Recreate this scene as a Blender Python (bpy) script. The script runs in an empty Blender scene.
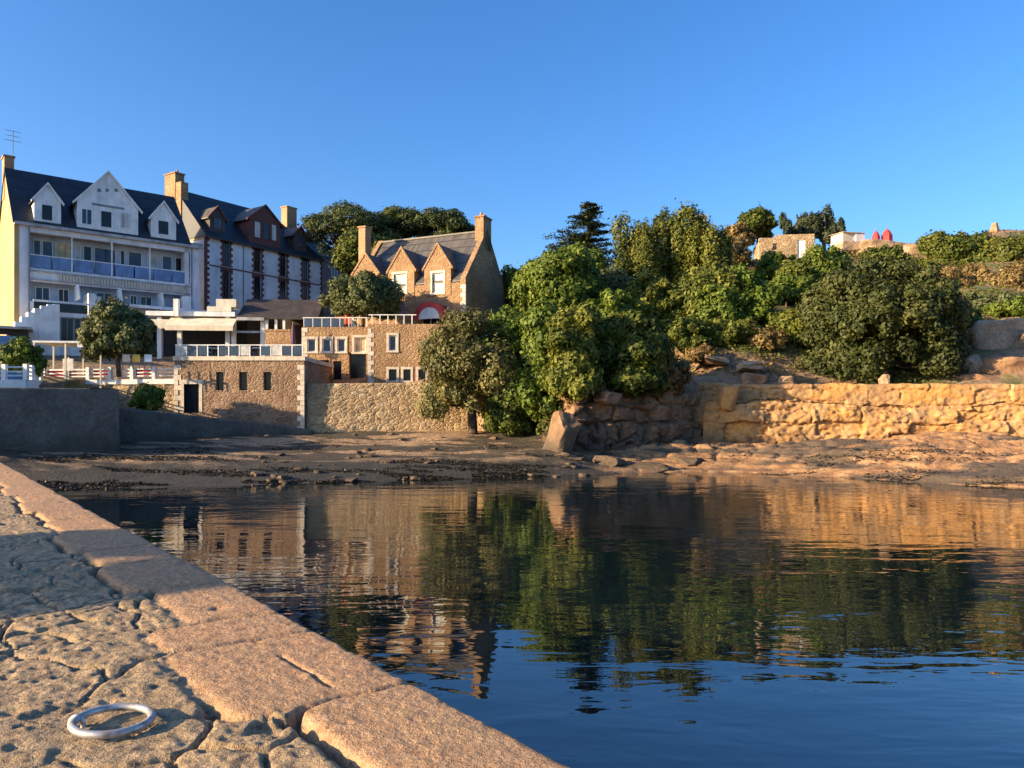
import bpy, math, random
import numpy as np
from mathutils import Vector

# ------------------------------------------------------------------ camera, sky, sun, exposure
FPX, HC, YH = 768.0, 3.2, 415.0          # focal length in pixels, camera height above the water, horizon row
QZ = 2.0                                 # height of the quay above the water
SUN_PHI, SUN_EL = math.radians(69.5), math.radians(16)
scene = bpy.context.scene
COL = scene.collection

cam_d = bpy.data.cameras.new('camera')
cam = bpy.data.objects.new('camera', cam_d)
COL.objects.link(cam)
cam_d.sensor_width = 36.0
cam_d.lens = 36.0 * FPX / 1024.0
cam_d.clip_start, cam_d.clip_end = 0.1, 3000
cam.location = (0, 0, HC)
cam.rotation_euler = (math.radians(90), 0, 0)
cam_d.shift_y = (YH - 384.0) / 1024.0
scene.camera = cam

to_sun = Vector((-math.sin(SUN_PHI) * math.cos(SUN_EL), -math.cos(SUN_PHI) * math.cos(SUN_EL), math.sin(SUN_EL)))
world = bpy.data.worlds.new('World')
scene.world = world
world.use_nodes = True
wn, wl = world.node_tree.nodes, world.node_tree.links
wn.clear()
sky = wn.new('ShaderNodeTexSky')
sky.sky_type = 'NISHITA'
sky.sun_disc = False
sky.sun_elevation = SUN_EL
sky.sun_rotation = math.atan2(to_sun.x, to_sun.y)
sky.air_density, sky.dust_density, sky.ozone_density = 1.0, 1.6, 4.0
hsv = wn.new('ShaderNodeHueSaturation')
hsv.inputs['Saturation'].default_value = 1.2
hsv.inputs['Hue'].default_value = 0.507
bgn = wn.new('ShaderNodeBackground')
bgn.inputs['Strength'].default_value = 0.12
wo = wn.new('ShaderNodeOutputWorld')
wl.new(sky.outputs[0], hsv.inputs['Color'])
wl.new(hsv.outputs[0], bgn.inputs['Color'])
wl.new(bgn.outputs[0], wo.inputs['Surface'])

sun_d = bpy.data.lights.new('sun', 'SUN')
sun_d.energy, sun_d.angle, sun_d.color = 5.0, math.radians(0.5), (1.0, 0.75, 0.45)
sun = bpy.data.objects.new('sun', sun_d)
COL.objects.link(sun)
sun.location = to_sun * 80
sun.rotation_euler = to_sun.to_track_quat('Z', 'Y').to_euler()

vs = scene.view_settings
vs.view_transform, vs.look = 'Standard', 'None'
vs.exposure, vs.gamma, vs.use_curve_mapping = 1.32, 1.0, False
scene.cycles.max_bounces = 6
scene.cycles.transparent_max_bounces = 6
scene.cycles.caustics_reflective = False
scene.cycles.caustics_refractive = False
scene.cycles.use_denoising = True

# ------------------------------------------------------------------ helpers
R = math.radians


def W(px, py, d):
    return ((px - 512) / FPX * d, d, HC + (YH - py) / FPX * d)


def tag(o, label=None, cat=None, group=None, kind=None):
    if label: o['label'] = label
    if cat: o['category'] = cat
    if group: o['group'] = group
    if kind: o['kind'] = kind
    return o


def empty(name, loc, rz=0.0, label=None, cat=None, group=None):
    o = bpy.data.objects.new(name, None)
    COL.objects.link(o)
    o.location = loc
    o.rotation_euler = (0, 0, rz)
    o.empty_display_size = 0.3
    return tag(o, label, cat, group)


def link(name, me, mat=None, parent=None):
    o = bpy.data.objects.new(name, me)
    COL.objects.link(o)
    if mat is not None and not me.materials: me.materials.append(mat)
    if parent is not None: o.parent = parent
    return o


def np_mesh(name, V, F, smooth=False):
    me = bpy.data.meshes.new(name)
    V = np.asarray(V, dtype=np.float32)
    F = np.asarray(F, dtype=np.int32)
    k = F.shape[1]
    me.vertices.add(len(V)); me.vertices.foreach_set('co', V.ravel())
    me.loops.add(F.size); me.loops.foreach_set('vertex_index', F.ravel())
    me.polygons.add(len(F))
    me.polygons.foreach_set('loop_start', np.arange(0, F.size, k, dtype=np.int32))
    me.polygons.foreach_set('loop_total', np.full(len(F), k, dtype=np.int32))
    if smooth: me.polygons.foreach_set('use_smooth', np.ones(len(F), dtype=bool))
    me.update(calc_edges=True)
    return me


def grid_faces(nu, nv):
    i = np.arange(nu - 1)[:, None]; j = np.arange(nv - 1)[None, :]
    a = i * nv + j
    return np.stack([a, a + nv, a + nv + 1, a + 1], -1).reshape(-1, 4)


class MB:
    def __init__(s): s.v, s.f = [], []

    def add(s, vs, fs):
        o = len(s.v); s.v += [tuple(v) for v in vs]; s.f += [tuple(i + o for i in f) for f in fs]; return s

    def box(s, x0, x1, y0, y1, z0, z1):
        return s.add([(x0, y0, z0), (x1, y0, z0), (x1, y1, z0), (x0, y1, z0), (x0, y0, z1), (x1, y0, z1), (x1, y1, z1), (x0, y1, z1)],
                     [(0, 3, 2, 1), (4, 5, 6, 7), (0, 1, 5, 4), (1, 2, 6, 5), (2, 3, 7, 6), (3, 0, 4, 7)])

    def prism(s, poly, a0, a1, axis='x'):
        n = len(poly)
        mk = (lambda p, a: (a, p[0], p[1])) if axis == 'x' else ((lambda p, a: (p[0], a, p[1])) if axis == 'y' else (lambda p, a: (p[0], p[1], a)))
        vs = [mk(p, a0) for p in poly] + [mk(p, a1) for p in poly]
        fs = [tuple(range(n))[::-1], tuple(range(n, 2 * n))] + [(i, (i + 1) % n, n + (i + 1) % n, n + i) for i in range(n)]
        return s.add(vs, fs)

    def tube(s, pts, radii, n=8, cap=True):
        pts = [Vector(p) for p in pts]
        if not hasattr(radii, '__len__'): radii = [radii] * len(pts)
        vs, fs = [], []
        for i, p in enumerate(pts):
            t = (pts[min(i + 1, len(pts) - 1)] - pts[max(i - 1, 0)]).normalized()
            u = t.cross(Vector((0.31, 0.95, 0.05))).normalized(); w = t.cross(u)
            for k in range(n):
                a = 2 * math.pi * k / n
                vs.append(p + radii[i] * (math.cos(a) * u + math.sin(a) * w))
        for i in range(len(pts) - 1):
            for k in range(n):
                k2 = (k + 1) % n
                fs.append((i * n + k, i * n + k2, (i + 1) * n + k2, (i + 1) * n + k))
        if cap: fs += [tuple(range(n)), tuple(range((len(pts) - 1) * n, len(pts) * n))[::-1]]
        return s.add(vs, fs)

    def wall(s, x0, x1, z0, z1, y0, y1, ops=()):
        """slab in the xz plane with rectangular openings (x0, x1, z0, z1) and true reveals"""
        cl = lambda a, lo, hi: min(max(a, lo), hi)
        ops = [(cl(o[0], x0, x1), cl(o[1], x0, x1), cl(o[2], z0, z1), cl(o[3], z0, z1)) for o in ops]
        xs = sorted({x0, x1} | {o[0] for o in ops} | {o[1] for o in ops}); zs = sorted({z0, z1} | {o[2] for o in ops} | {o[3] for o in ops})
        nx, nz = len(xs) - 1, len(zs) - 1
        sol = [[not any(o[0] <= (xs[i] + xs[i + 1]) / 2 <= o[1] and o[2] <= (zs[j] + zs[j + 1]) / 2 <= o[3] for o in ops) for j in range(nz)] for i in range(nx)]
        S = lambda i, j: 0 <= i < nx and 0 <= j < nz and sol[i][j]
        for i in range(nx):
            for j in range(nz):
                if not sol[i][j]: continue
                a, b, c, d = xs[i], xs[i + 1], zs[j], zs[j + 1]
                s.add([(a, y0, c), (b, y0, c), (b, y0, d), (a, y0, d)], [(0, 1, 2, 3)])
                s.add([(a, y1, c), (b, y1, c), (b, y1, d), (a, y1, d)], [(3, 2, 1, 0)])
                if not S(i - 1, j): s.add([(a, y0, c), (a, y1, c), (a, y1, d), (a, y0, d)], [(3, 2, 1, 0)])
                if not S(i + 1, j): s.add([(b, y0, c), (b, y1, c), (b, y1, d), (b, y0, d)], [(0, 1, 2, 3)])
                if not S(i, j - 1): s.add([(a, y0, c), (b, y0, c), (b, y1, c), (a, y1, c)], [(3, 2, 1, 0)])
                if not S(i, j + 1): s.add([(a, y0, d), (b, y0, d), (b, y1, d), (a, y1, d)], [(0, 1, 2, 3)])
        return s

    def build(s, name, mat, parent=None, smooth=False):
        me = bpy.data.meshes.new(name)
        me.from_pydata(s.v, [], s.f)
        if smooth:
            me.polygons.foreach_set('use_smooth', np.ones(len(me.polygons), dtype=bool))
        me.update()
        return link(name, me, mat, parent)


class Fac:
    """a facade plane: turns a pixel on the facade into (metres along it, height above its base)"""
    def __init__(s, cx, cy, deg, base):
        s.cx, s.cy, s.a, s.base = cx, cy, R(deg), base
        s.dx, s.dy = math.cos(s.a), math.sin(s.a)

    def P(s, px, py=None, off=0.0):
        ox, oy = s.cx - s.dy * off, s.cy + s.dx * off
        r = (px - 512) / FPX
        L = (r * oy - ox) / (s.dx - r * s.dy)
        if py is None: return L
        y = oy + s.dy * L
        return L, HC + (YH - py) / FPX * y - s.base

    def rect(s, px0, px1, py0, py1, off=0.0):
        """py0 top, py1 bottom, read at the middle"""
        xm = (px0 + px1) / 2
        return s.P(px0, off=off), s.P(px1, off=off), s.P(xm, py1, off)[1], s.P(xm, py0, off)[1]


# ------------------------------------------------------------------ numpy noise
def _h(ix, iy, iz, seed):
    n = (ix.astype(np.int64) * 374761393 + iy.astype(np.int64) * 668265263 + iz.astype(np.int64) * 2147483647 + seed * 974711) & 0x7fffffff
    n = ((n ^ (n >> 13)) * 1274126177) & 0x7fffffff
    n = n ^ (n >> 16)
    return (n & 0xffff) / 65535.0


def vnoise(x, y, z=None, seed=0):
    x = np.asarray(x, float); y = np.asarray(y, float); z = np.zeros_like(x) if z is None else np.asarray(z, float)
    ix, iy, iz = np.floor(x), np.floor(y), np.floor(z)
    fx, fy, fz = x - ix, y - iy, z - iz
    fx, fy, fz = fx * fx * (3 - 2 * fx), fy * fy * (3 - 2 * fy), fz * fz * (3 - 2 * fz)
    r = 0
    for a in (0, 1):
        for b in (0, 1):
            for c in (0, 1):
                r = r + _h(ix + a, iy + b, iz + c, seed) * (fx if a else 1 - fx) * (fy if b else 1 - fy) * (fz if c else 1 - fz)
    return r


def fbm(x, y, z=None, seed=0, octv=4):
    r, amp, tot = 0, 1.0, 0
    for o in range(octv):
        f = 2.03 ** o
        r = r + amp * vnoise(x * f + 17.3 * o, y * f - 9.1 * o, None if z is None else z * f + 3.7 * o, seed + o)
        tot += amp; amp *= 0.5
    return r / tot - 0.5


def worley(x, y, seed=0, jit=0.9):
    ix, iy = np.floor(x), np.floor(y)
    f1 = np.full(x.shape, 9.0); f2 = np.full(x.shape, 9.0); cid = np.zeros(x.shape)
    for a in (-1, 0, 1):
        for b in (-1, 0, 1):
            cx, cy = ix + a, iy + b
            z0 = np.zeros_like(cx)
            px = cx + 0.5 + jit * (_h(cx, cy, z0, seed) - 0.5); py = cy + 0.5 + jit * (_h(cx, cy, z0, seed + 7) - 0.5)
            d = np.sqrt((x - px) ** 2 + (y - py) ** 2)
            new = d < f1
            f2 = np.where(new, f1, np.minimum(f2, d)); cid = np.where(new, _h(cx, cy, z0, seed + 13), cid); f1 = np.where(new, d, f1)
    return f1, f2, cid


def sstep(a, b, x):
    t = np.clip((x - a) / (b - a), 0, 1)
    return t * t * (3 - 2 * t)


# ------------------------------------------------------------------ materials
class NT:
    def __init__(s, name):
        s.m = bpy.data.materials.new(name); s.m.use_nodes = True
        s.t = s.m.node_tree; s.n = s.t.nodes; s.n.clear()
        s.out = s.n.new('ShaderNodeOutputMaterial')

    def new(s, ty, **kw):
        nd = s.n.new(ty)
        for k, v in kw.items():
            if k in nd.inputs: s.set(nd, k, v)
            else: setattr(nd, k, v)
        return nd

    def set(s, nd, k, v):
        if hasattr(v, 'links') or isinstance(v, bpy.types.NodeSocket): s.t.links.new(v, nd.inputs[k])
        else: nd.inputs[k].default_value = v

    def lk(s, a, b): s.t.links.new(a, b)

    def coords(s, which='Object', scale=(1, 1, 1)):
        tc = s.new('ShaderNodeTexCoord')
        mp = s.new('ShaderNodeMapping')
        s.lk(tc.outputs[which], mp.inputs['Vector']); mp.inputs['Scale'].default_value = scale
        return mp.outputs[0]

    def noise(s, vec, scale, detail=4, rough=0.55, dist=0.0):
        nd = s.new('ShaderNodeTexNoise'); s.lk(vec, nd.inputs['Vector'])
        nd.inputs['Scale'].default_value = scale; nd.inputs['Detail'].default_value = detail
        nd.inputs['Roughness'].default_value = rough; nd.inputs['Distortion'].default_value = dist
        return nd.outputs[0]

    def ramp(s, fac, stops, interp='LINEAR'):
        nd = s.new('ShaderNodeValToRGB'); s.lk(fac, nd.inputs[0])
        cr = nd.color_ramp; cr.interpolation = interp
        while len(cr.elements) > 1: cr.elements.remove(cr.elements[-1])
        for i, (p, c) in enumerate(stops):
            e = cr.elements[0] if i == 0 else cr.elements.new(p)
            e.position = p
            e.color = (c, c, c, 1) if not hasattr(c, '__len__') else (*c[:3], 1)
        return nd.outputs[0]

    def mix(s, fac, a, b, mode='MIX'):
        nd = s.new('ShaderNodeMix', data_type='RGBA', blend_type=mode)
        for i, v in ((0, fac), (6, a), (7, b)):
            if isinstance(v, bpy.types.NodeSocket): s.lk(v, nd.inputs[i])
            else: nd.inputs[i].default_value = v if i == 0 or len(v) == 4 else (*v, 1)
        return nd.outputs[2]

    def math(s, op, a, b=0.0):
        nd = s.new('ShaderNodeMath', operation=op)
        for i, v in ((0, a), (1, b)):
            if isinstance(v, bpy.types.NodeSocket): s.lk(v, nd.inputs[i])
            else: nd.inputs[i].default_value = v
        return nd.outputs[0]

    def bump(s, h, dist=0.05, strength=1.0):
        nd = s.new('ShaderNodeBump'); s.lk(h, nd.inputs['Height'])
        nd.inputs['Distance'].default_value = dist; nd.inputs['Strength'].default_value = strength
        return nd.outputs[0]

    def prin(s, color, rough=0.8, normal=None, **kw):
        p = s.new('ShaderNodeBsdfPrincipled')
        if isinstance(color, bpy.types.NodeSocket): s.lk(color, p.inputs['Base Color'])
        else: p.inputs['Base Color'].default_value = (*color, 1)
        if isinstance(rough, bpy.types.NodeSocket): s.lk(rough, p.inputs['Roughness'])
        else: p.inputs['Roughness'].default_value = rough
        if normal is not None: s.lk(normal, p.inputs['Normal'])
        for k, v in kw.items(): p.inputs[k.replace('_', ' ')].default_value = v
        s.lk(p.outputs[0], s.out.inputs['Surface'])
        return s.m

    def pos_z(s):
        g = s.new('ShaderNodeNewGeometry'); x = s.new('ShaderNodeSeparateXYZ'); s.lk(g.outputs['Position'], x.inputs[0])
        return x.outputs[2]


def m_paint(name, c, var=0.12, rough=0.7, scale=1.2, **kw):
    t = NT(name); v = t.coords()
    n = t.noise(v, scale, 6)
    lo = tuple(x * (1 - var * 1.6) for x in c); hi = tuple(min(1, x * (1 + var * 0.5)) for x in c)
    n2 = t.noise(v, scale * 14, 3)
    stk = t.noise(t.coords('Object', (1, 1, 0.12)), scale * 2.2, 5, 0.65)
    col = t.mix(1.0, t.ramp(n, [(0.3, lo), (0.62, hi)]), t.ramp(stk, [(0.3, 1 - var * 1.8), (0.55, 1.0)]), 'MULTIPLY')
    return t.prin(col, rough, t.bump(n2, 0.008), **kw)


def m_masonry(name, cols, mortar, scale=(3.0, 3.0, 5.2), gap=0.035, bump=0.03, stain=None):
    """rubble masonry: one colour per stone, pale mortar, weather stains"""
    t = NT(name); v = t.coords('Object', scale)
    wob = t.noise(v, 1.5, 2)
    vv = t.new('ShaderNodeVectorMath', operation='MULTIPLY_ADD')
    t.lk(wob, vv.inputs[0]); vv.inputs[1].default_value = (0.35, 0.35, 0.35); t.lk(v, vv.inputs[2])
    vo = t.new('ShaderNodeTexVoronoi'); t.lk(vv.outputs[0], vo.inputs['Vector']); vo.inputs['Scale'].default_value = 1.0
    ve = t.new('ShaderNodeTexVoronoi', feature='DISTANCE_TO_EDGE'); t.lk(vv.outputs[0], ve.inputs['Vector']); ve.inputs['Scale'].default_value = 1.0
    sep = t.new('ShaderNodeSeparateColor'); t.lk(vo.outputs['Color'], sep.inputs[0])
    n = len(cols)
    col = t.ramp(sep.outputs[0], [(i / max(n - 1, 1), c) for i, c in enumerate(cols)])
    v1 = t.coords()
    fine = t.noise(v1, 9, 5)
    col = t.mix(0.55, col, t.ramp(fine, [(0.3, (0.45, 0.45, 0.45)), (0.7, (1, 1, 1))]), 'MULTIPLY')
    big = t.noise(v1, 0.45, 4)
    col = t.mix(t.ramp(big, [(0.40, 0.0), (0.66, 0.7)]), col, stain or tuple(x * 0.5 for x in cols[0]))
    edge = t.ramp(ve.outputs['Distance'], [(gap * 0.4, 1.0), (gap * 1.6, 0.0)])
    col = t.mix(t.math('MULTIPLY', edge, 0.6), col, mortar)
    hgt = t.math('ADD', t.ramp(ve.outputs['Distance'], [(0.0, 0.0), (0.16, 1.0)]), t.math('MULTIPLY', fine, 0.5))
    return t.prin(col, 0.9, t.bump(hgt, bump))


def m_rock(name, cols, scale=0.8, wet=True, bump=0.12, lichen=None, wet_z=(0.25, 1.4)):
    t = NT(name); g = t.new('ShaderNodeNewGeometry'); v = g.outputs['Position']
    a = t.noise(v, scale, 8, 0.68, 0.1); b = t.noise(v, scale * 6, 6, 0.6)
    n = len(cols)
    col = t.ramp(a, [(0.28 + 0.44 * i / max(n - 1, 1), c) for i, c in enumerate(cols)])
    col = t.mix(0.6, col, t.ramp(b, [(0.3, (0.35, 0.33, 0.32)), (0.7, (1, 1, 1))]), 'MULTIPLY')
    if lichen:
        l = t.noise(v, 0.55, 5, 0.6); l2 = t.noise(v, 5.0, 4)
        col = t.mix(t.math('MULTIPLY', t.ramp(l, [(0.44, 0.0), (0.64, 0.75)]), t.ramp(l2, [(0.35, 0.3), (0.6, 1.0)])), col, lichen)
    rough = 0.88
    if wet:
        zz = t.math('ADD', t.pos_z(), t.math('MULTIPLY', t.math('SUBTRACT', t.noise(v, 0.7, 5), 0.5), 2.0))
        mr = t.new('ShaderNodeMapRange'); t.lk(zz, mr.inputs[0])
        mr.inputs[1].default_value, mr.inputs[2].default_value, mr.inputs[3].default_value, mr.inputs[4].default_value = wet_z[0], wet_z[1], 1.0, 0.0
        col = t.mix(t.math('MULTIPLY', mr.outputs[0], 0.75), col, (0.045, 0.04, 0.028))
    return t.prin(col, rough, t.bump(t.math('ADD', a, t.math('MULTIPLY', b, 0.6)), bump))


def m_leaf(name, dark, mid, light, trans=0.2, rough=0.6):
    t = NT(name)
    at = t.new('ShaderNodeAttribute', attribute_name='tint')
    col = t.ramp(at.outputs['Fac'], [(0.0, dark), (0.5, mid), (1.0, light)])
    d = t.new('ShaderNodeBsdfPrincipled'); t.lk(col, d.inputs['Base Color']); d.inputs['Roughness'].default_value = rough
    d.inputs['Specular IOR Level'].default_value = 0.25
    tr = t.new('ShaderNodeBsdfTranslucent'); t.lk(t.mix(1.0, col, (1.0, 1.0, 0.55), 'MULTIPLY'), tr.inputs['Color'])
    mx = t.new('ShaderNodeMixShader'); mx.inputs[0].default_value = trans
    t.lk(d.outputs[0], mx.inputs[1]); t.lk(tr.outputs[0], mx.inputs[2]); t.lk(mx.outputs[0], t.out.inputs['Surface'])
    return t.m


def m_glass(name, c=(0.014, 0.018, 0.024), rough=0.12):
    t = NT(name); n = t.noise(t.coords(), 0.9, 2)
    return t.prin(t.ramp(n, [(0.35, tuple(x * 0.6 for x in c)), (0.65, c)]), rough, None, Specular_IOR_Level=0.3)


def m_slate(name, c=(0.055, 0.06, 0.07)):
    t = NT(name); v = t.coords('Object', (1, 1, 1))
    br = t.new('ShaderNodeTexBrick'); mp = t.new('ShaderNodeMapping'); t.lk(v, mp.inputs['Vector'])
    mp.inputs['Rotation'].default_value = (math.radians(50), 0, 0); t.lk(mp.outputs[0], br.inputs['Vector'])
    br.inputs['Scale'].default_value = 1.0; br.inputs['Brick Width'].default_value = 0.26; br.inputs['Row Height'].default_value = 0.19
    br.inputs['Mortar Size'].default_value = 0.012
    for k, f in (('Color1', 0.75), ('Color2', 1.25)): br.inputs[k].default_value = (*(x * f for x in c), 1)
    br.inputs['Mortar'].default_value = (*(x * 0.4 for x in c), 1)
    n = t.noise(v, 0.7, 5)
    col = t.mix(0.5, br.outputs['Color'], t.ramp(n, [(0.3, (0.5, 0.5, 0.5)), (0.7, (1.1, 1.05, 0.95))]), 'MULTIPLY')
    return t.prin(col, 0.55, t.bump(br.outputs['Fac'], 0.02))


def m_brick(name, c1, c2, mortar):
    t = NT(name); n = t.noise(t.coords(), 6, 4); n2 = t.noise(t.coords(), 0.8, 3)
    col = t.mix(t.ramp(n2, [(0.4, 0.0), (0.7, 0.5)]), t.ramp(n, [(0.3, c1), (0.7, c2)]), mortar)
    return t.prin(col, 0.85, t.bump(n, 0.02))


M = {}
M['white'] = m_paint('white_paint', (0.78, 0.78, 0.76))
M['offwhite'] = m_paint('cream_paint', (0.70, 0.63, 0.50))
M['render_white'] = m_paint('white_render', (0.74, 0.74, 0.76), 0.16, 0.85, 0.5)
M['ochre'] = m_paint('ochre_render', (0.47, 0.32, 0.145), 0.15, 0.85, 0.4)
M['concrete'] = m_paint('pale_concrete', (0.42, 0.42, 0.42), 0.25, 0.85, 0.8)
M['grey'] = m_paint('grey_metal', (0.22, 0.23, 0.25), 0.2, 0.5)
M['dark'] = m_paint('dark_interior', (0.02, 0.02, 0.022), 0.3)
M['timber'] = m_paint('dark_timber', (0.06, 0.045, 0.035), 0.3)
M['black'] = m_paint('black_wood', (0.012, 0.012, 0.013), 0.3)
M['red'] = m_paint('red_cloth', (0.55, 0.05, 0.05), 0.15)
M['orange'] = m_paint('orange_cloth', (0.62, 0.15, 0.06), 0.15)
M['yellow'] = m_paint('yellow_cloth', (0.65, 0.45, 0.08), 0.15)
M['purple'] = m_paint('plum_cloth', (0.12, 0.05, 0.09), 0.2)
M['awning'] = m_paint('cream_canvas', (0.72, 0.62, 0.46), 0.1)
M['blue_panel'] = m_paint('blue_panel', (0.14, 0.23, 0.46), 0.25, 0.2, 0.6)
M['blue_sign'] = m_paint('blue_board', (0.12, 0.28, 0.55), 0.15, 0.5)
M['glass'] = m_glass('window_glass')
M['glass_blue'] = m_glass('blue_window_glass', (0.05, 0.075, 0.12))
M['curtain'] = m_paint('beige_curtain', (0.62, 0.48, 0.26), 0.25, 0.8, 2.0)
M['curtain_pale'] = m_paint('pale_curtain', (0.55, 0.55, 0.52), 0.2, 0.8, 2.0)
M['slate'] = m_slate('slate_roof', (0.022, 0.024, 0.032))
M['slate_grey'] = m_slate('weathered_slate_roof', (0.105, 0.095, 0.086))
M['brick_red'] = m_brick('red_brick', (0.09, 0.03, 0.026), (0.16, 0.05, 0.04), (0.12, 0.07, 0.06))
M['brick_chim'] = m_brick('orange_brick', (0.36, 0.17, 0.08), (0.46, 0.24, 0.12), (0.4, 0.3, 0.2))
M['stone'] = m_masonry('brown_granite_masonry', [(0.22, 0.12, 0.07), (0.38, 0.24, 0.14), (0.30, 0.17, 0.10), (0.44, 0.30, 0.19)], (0.36, 0.27, 0.18))
M['stone_gold'] = m_masonry('golden_granite_masonry', [(0.33, 0.18, 0.085), (0.45, 0.27, 0.13), (0.39, 0.215, 0.11), (0.50, 0.33, 0.175)], (0.43, 0.30, 0.17))
M['stone_wall'] = m_masonry('pale_rubble_wall', [(0.34, 0.22, 0.12), (0.52, 0.37, 0.2), (0.42, 0.27, 0.15), (0.60, 0.46, 0.28)], (0.5, 0.38, 0.22), (2.4, 2.4, 4.4), 0.04, 0.04)
M['quay_stone'] = m_rock('grey_quay_stone', [(0.085, 0.072, 0.06), (0.15, 0.128, 0.105), (0.21, 0.18, 0.145)], 0.9, True, 0.06, None, (1.4, 2.6))
M['shade_blue'] = m_paint('blue_shade_render', (0.46, 0.54, 0.68), 0.12, 0.8, 0.7)  # bluish shade and sky tone of the balcony recess, put into the wall colour
M['stone_grey'] = m_masonry('grey_quay_masonry', [(0.10, 0.10, 0.105), (0.17, 0.165, 0.165), (0.13, 0.125, 0.13), (0.2, 0.19, 0.19)], (0.17, 0.165, 0.16), (1.0, 1.0, 2.2), 0.04, 0.05)
M['surround'] = m_paint('dressed_stone', (0.62, 0.53, 0.42), 0.15, 0.85, 2.5)
M['rock'] = m_rock('granite_rock', [(0.13, 0.075, 0.04), (0.30, 0.165, 0.085), (0.46, 0.27, 0.14)], wet_z=(1.4, 3.2))
M['rock_lichen'] = m_rock('lichen_granite', [(0.27, 0.145, 0.065), (0.46, 0.265, 0.115), (0.56, 0.38, 0.21)], 0.7, True, 0.10, (0.62, 0.29, 0.06), (1.0, 2.2))
M['rock_dry'] = m_rock('dry_granite', [(0.26, 0.17, 0.10), (0.42, 0.28, 0.17), (0.55, 0.42, 0.29)], 0.9, False, 0.12)
t = NT('galvanised_steel'); n = t.noise(t.coords(), 26, 5)
M['metal'] = t.prin(t.ramp(n, [(0.35, (0.24, 0.20, 0.17)), (0.55, (0.46, 0.45, 0.44))]), t.ramp(n, [(0.35, 0.7), (0.6, 0.42)]), t.bump(n, 0.0012), Metallic=0.55)
M['bark'] = m_paint('bark', (0.10, 0.07, 0.05), 0.4, 0.9, 3.0)
M['bark_pine'] = m_paint('pine_bark', (0.20, 0.11, 0.07), 0.4, 0.9, 3.0)
L_ = {
    'pine': m_leaf('pine_needles', (0.026, 0.042, 0.014), (0.061, 0.084, 0.024), (0.123, 0.133, 0.038), 0.12),
    'olive': m_leaf('olive_leaves', (0.051, 0.070, 0.024), (0.109, 0.126, 0.048), (0.189, 0.196, 0.078)),
    'tamarisk': m_leaf('tamarisk_leaves', (0.058, 0.063, 0.022), (0.123, 0.119, 0.041), (0.217, 0.189, 0.066)),
    'green': m_leaf('green_leaves', (0.039, 0.071, 0.010), (0.097, 0.148, 0.017), (0.196, 0.235, 0.029)),
    'bright': m_leaf('bright_leaves', (0.05, 0.085, 0.012), (0.115, 0.165, 0.022), (0.20, 0.235, 0.035), 0.28),
    'yellow': m_leaf('yellow_green_leaves', (0.055, 0.075, 0.012), (0.125, 0.145, 0.022), (0.215, 0.215, 0.035), 0.25),
    'cedar': m_leaf('cedar_needles', (0.020, 0.031, 0.014), (0.043, 0.059, 0.026), (0.087, 0.098, 0.042), 0.1),
    'cypress': m_leaf('cypress_sprays', (0.039, 0.058, 0.010), (0.097, 0.114, 0.017), (0.186, 0.176, 0.026), 0.15),
    'dark': m_leaf('dark_leaves', (0.035, 0.058, 0.010), (0.082, 0.104, 0.014), (0.166, 0.168, 0.026), 0.2),
    'evergreen': m_leaf('evergreen_leaves', (0.022, 0.030, 0.008), (0.050, 0.062, 0.014), (0.105, 0.110, 0.028), 0.12),
    'heath': m_leaf('heath_scrub', (0.102, 0.070, 0.026), (0.203, 0.140, 0.050), (0.319, 0.224, 0.084), 0.2),
    'brown': m_leaf('dead_bracken', (0.145, 0.070, 0.030), (0.275, 0.140, 0.060), (0.400, 0.238, 0.108), 0.2),
}
# ------------------------------------------------------------------ shore: beach and rock shelf, one sheet
def dw_of(a):      # distance of the waterline for a bearing a = x / y
    px = [-400, 0, 100, 250, 400, 480, 560, 610, 660, 740, 850, 940, 1024, 1400]
    d = [32, 32.5, 33.0, 35.0, 37.6, 38.8, 40.0, 41.5, 42.5, 42.5, 39.0, 35.5, 32.5, 28.0]
    return np.interp(a, [(p - 512) / FPX for p in px], d)


def db_of(a):      # distance and height of the back of the shore
    px = [-400, 0, 115, 300, 480, 560, 600, 735, 1024, 1400]
    d = [38, 40, 49, 54, 53, 48.5, 47.5, 51.5, 49, 46]
    z = [1.6, 1.6, 2.0, 2.35, 2.3, 2.0, 1.2, 2.0, 2.2, 2.2]
    A = [(p - 512) / FPX for p in px]
    return np.interp(a, A, d), np.interp(a, A, z)


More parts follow.
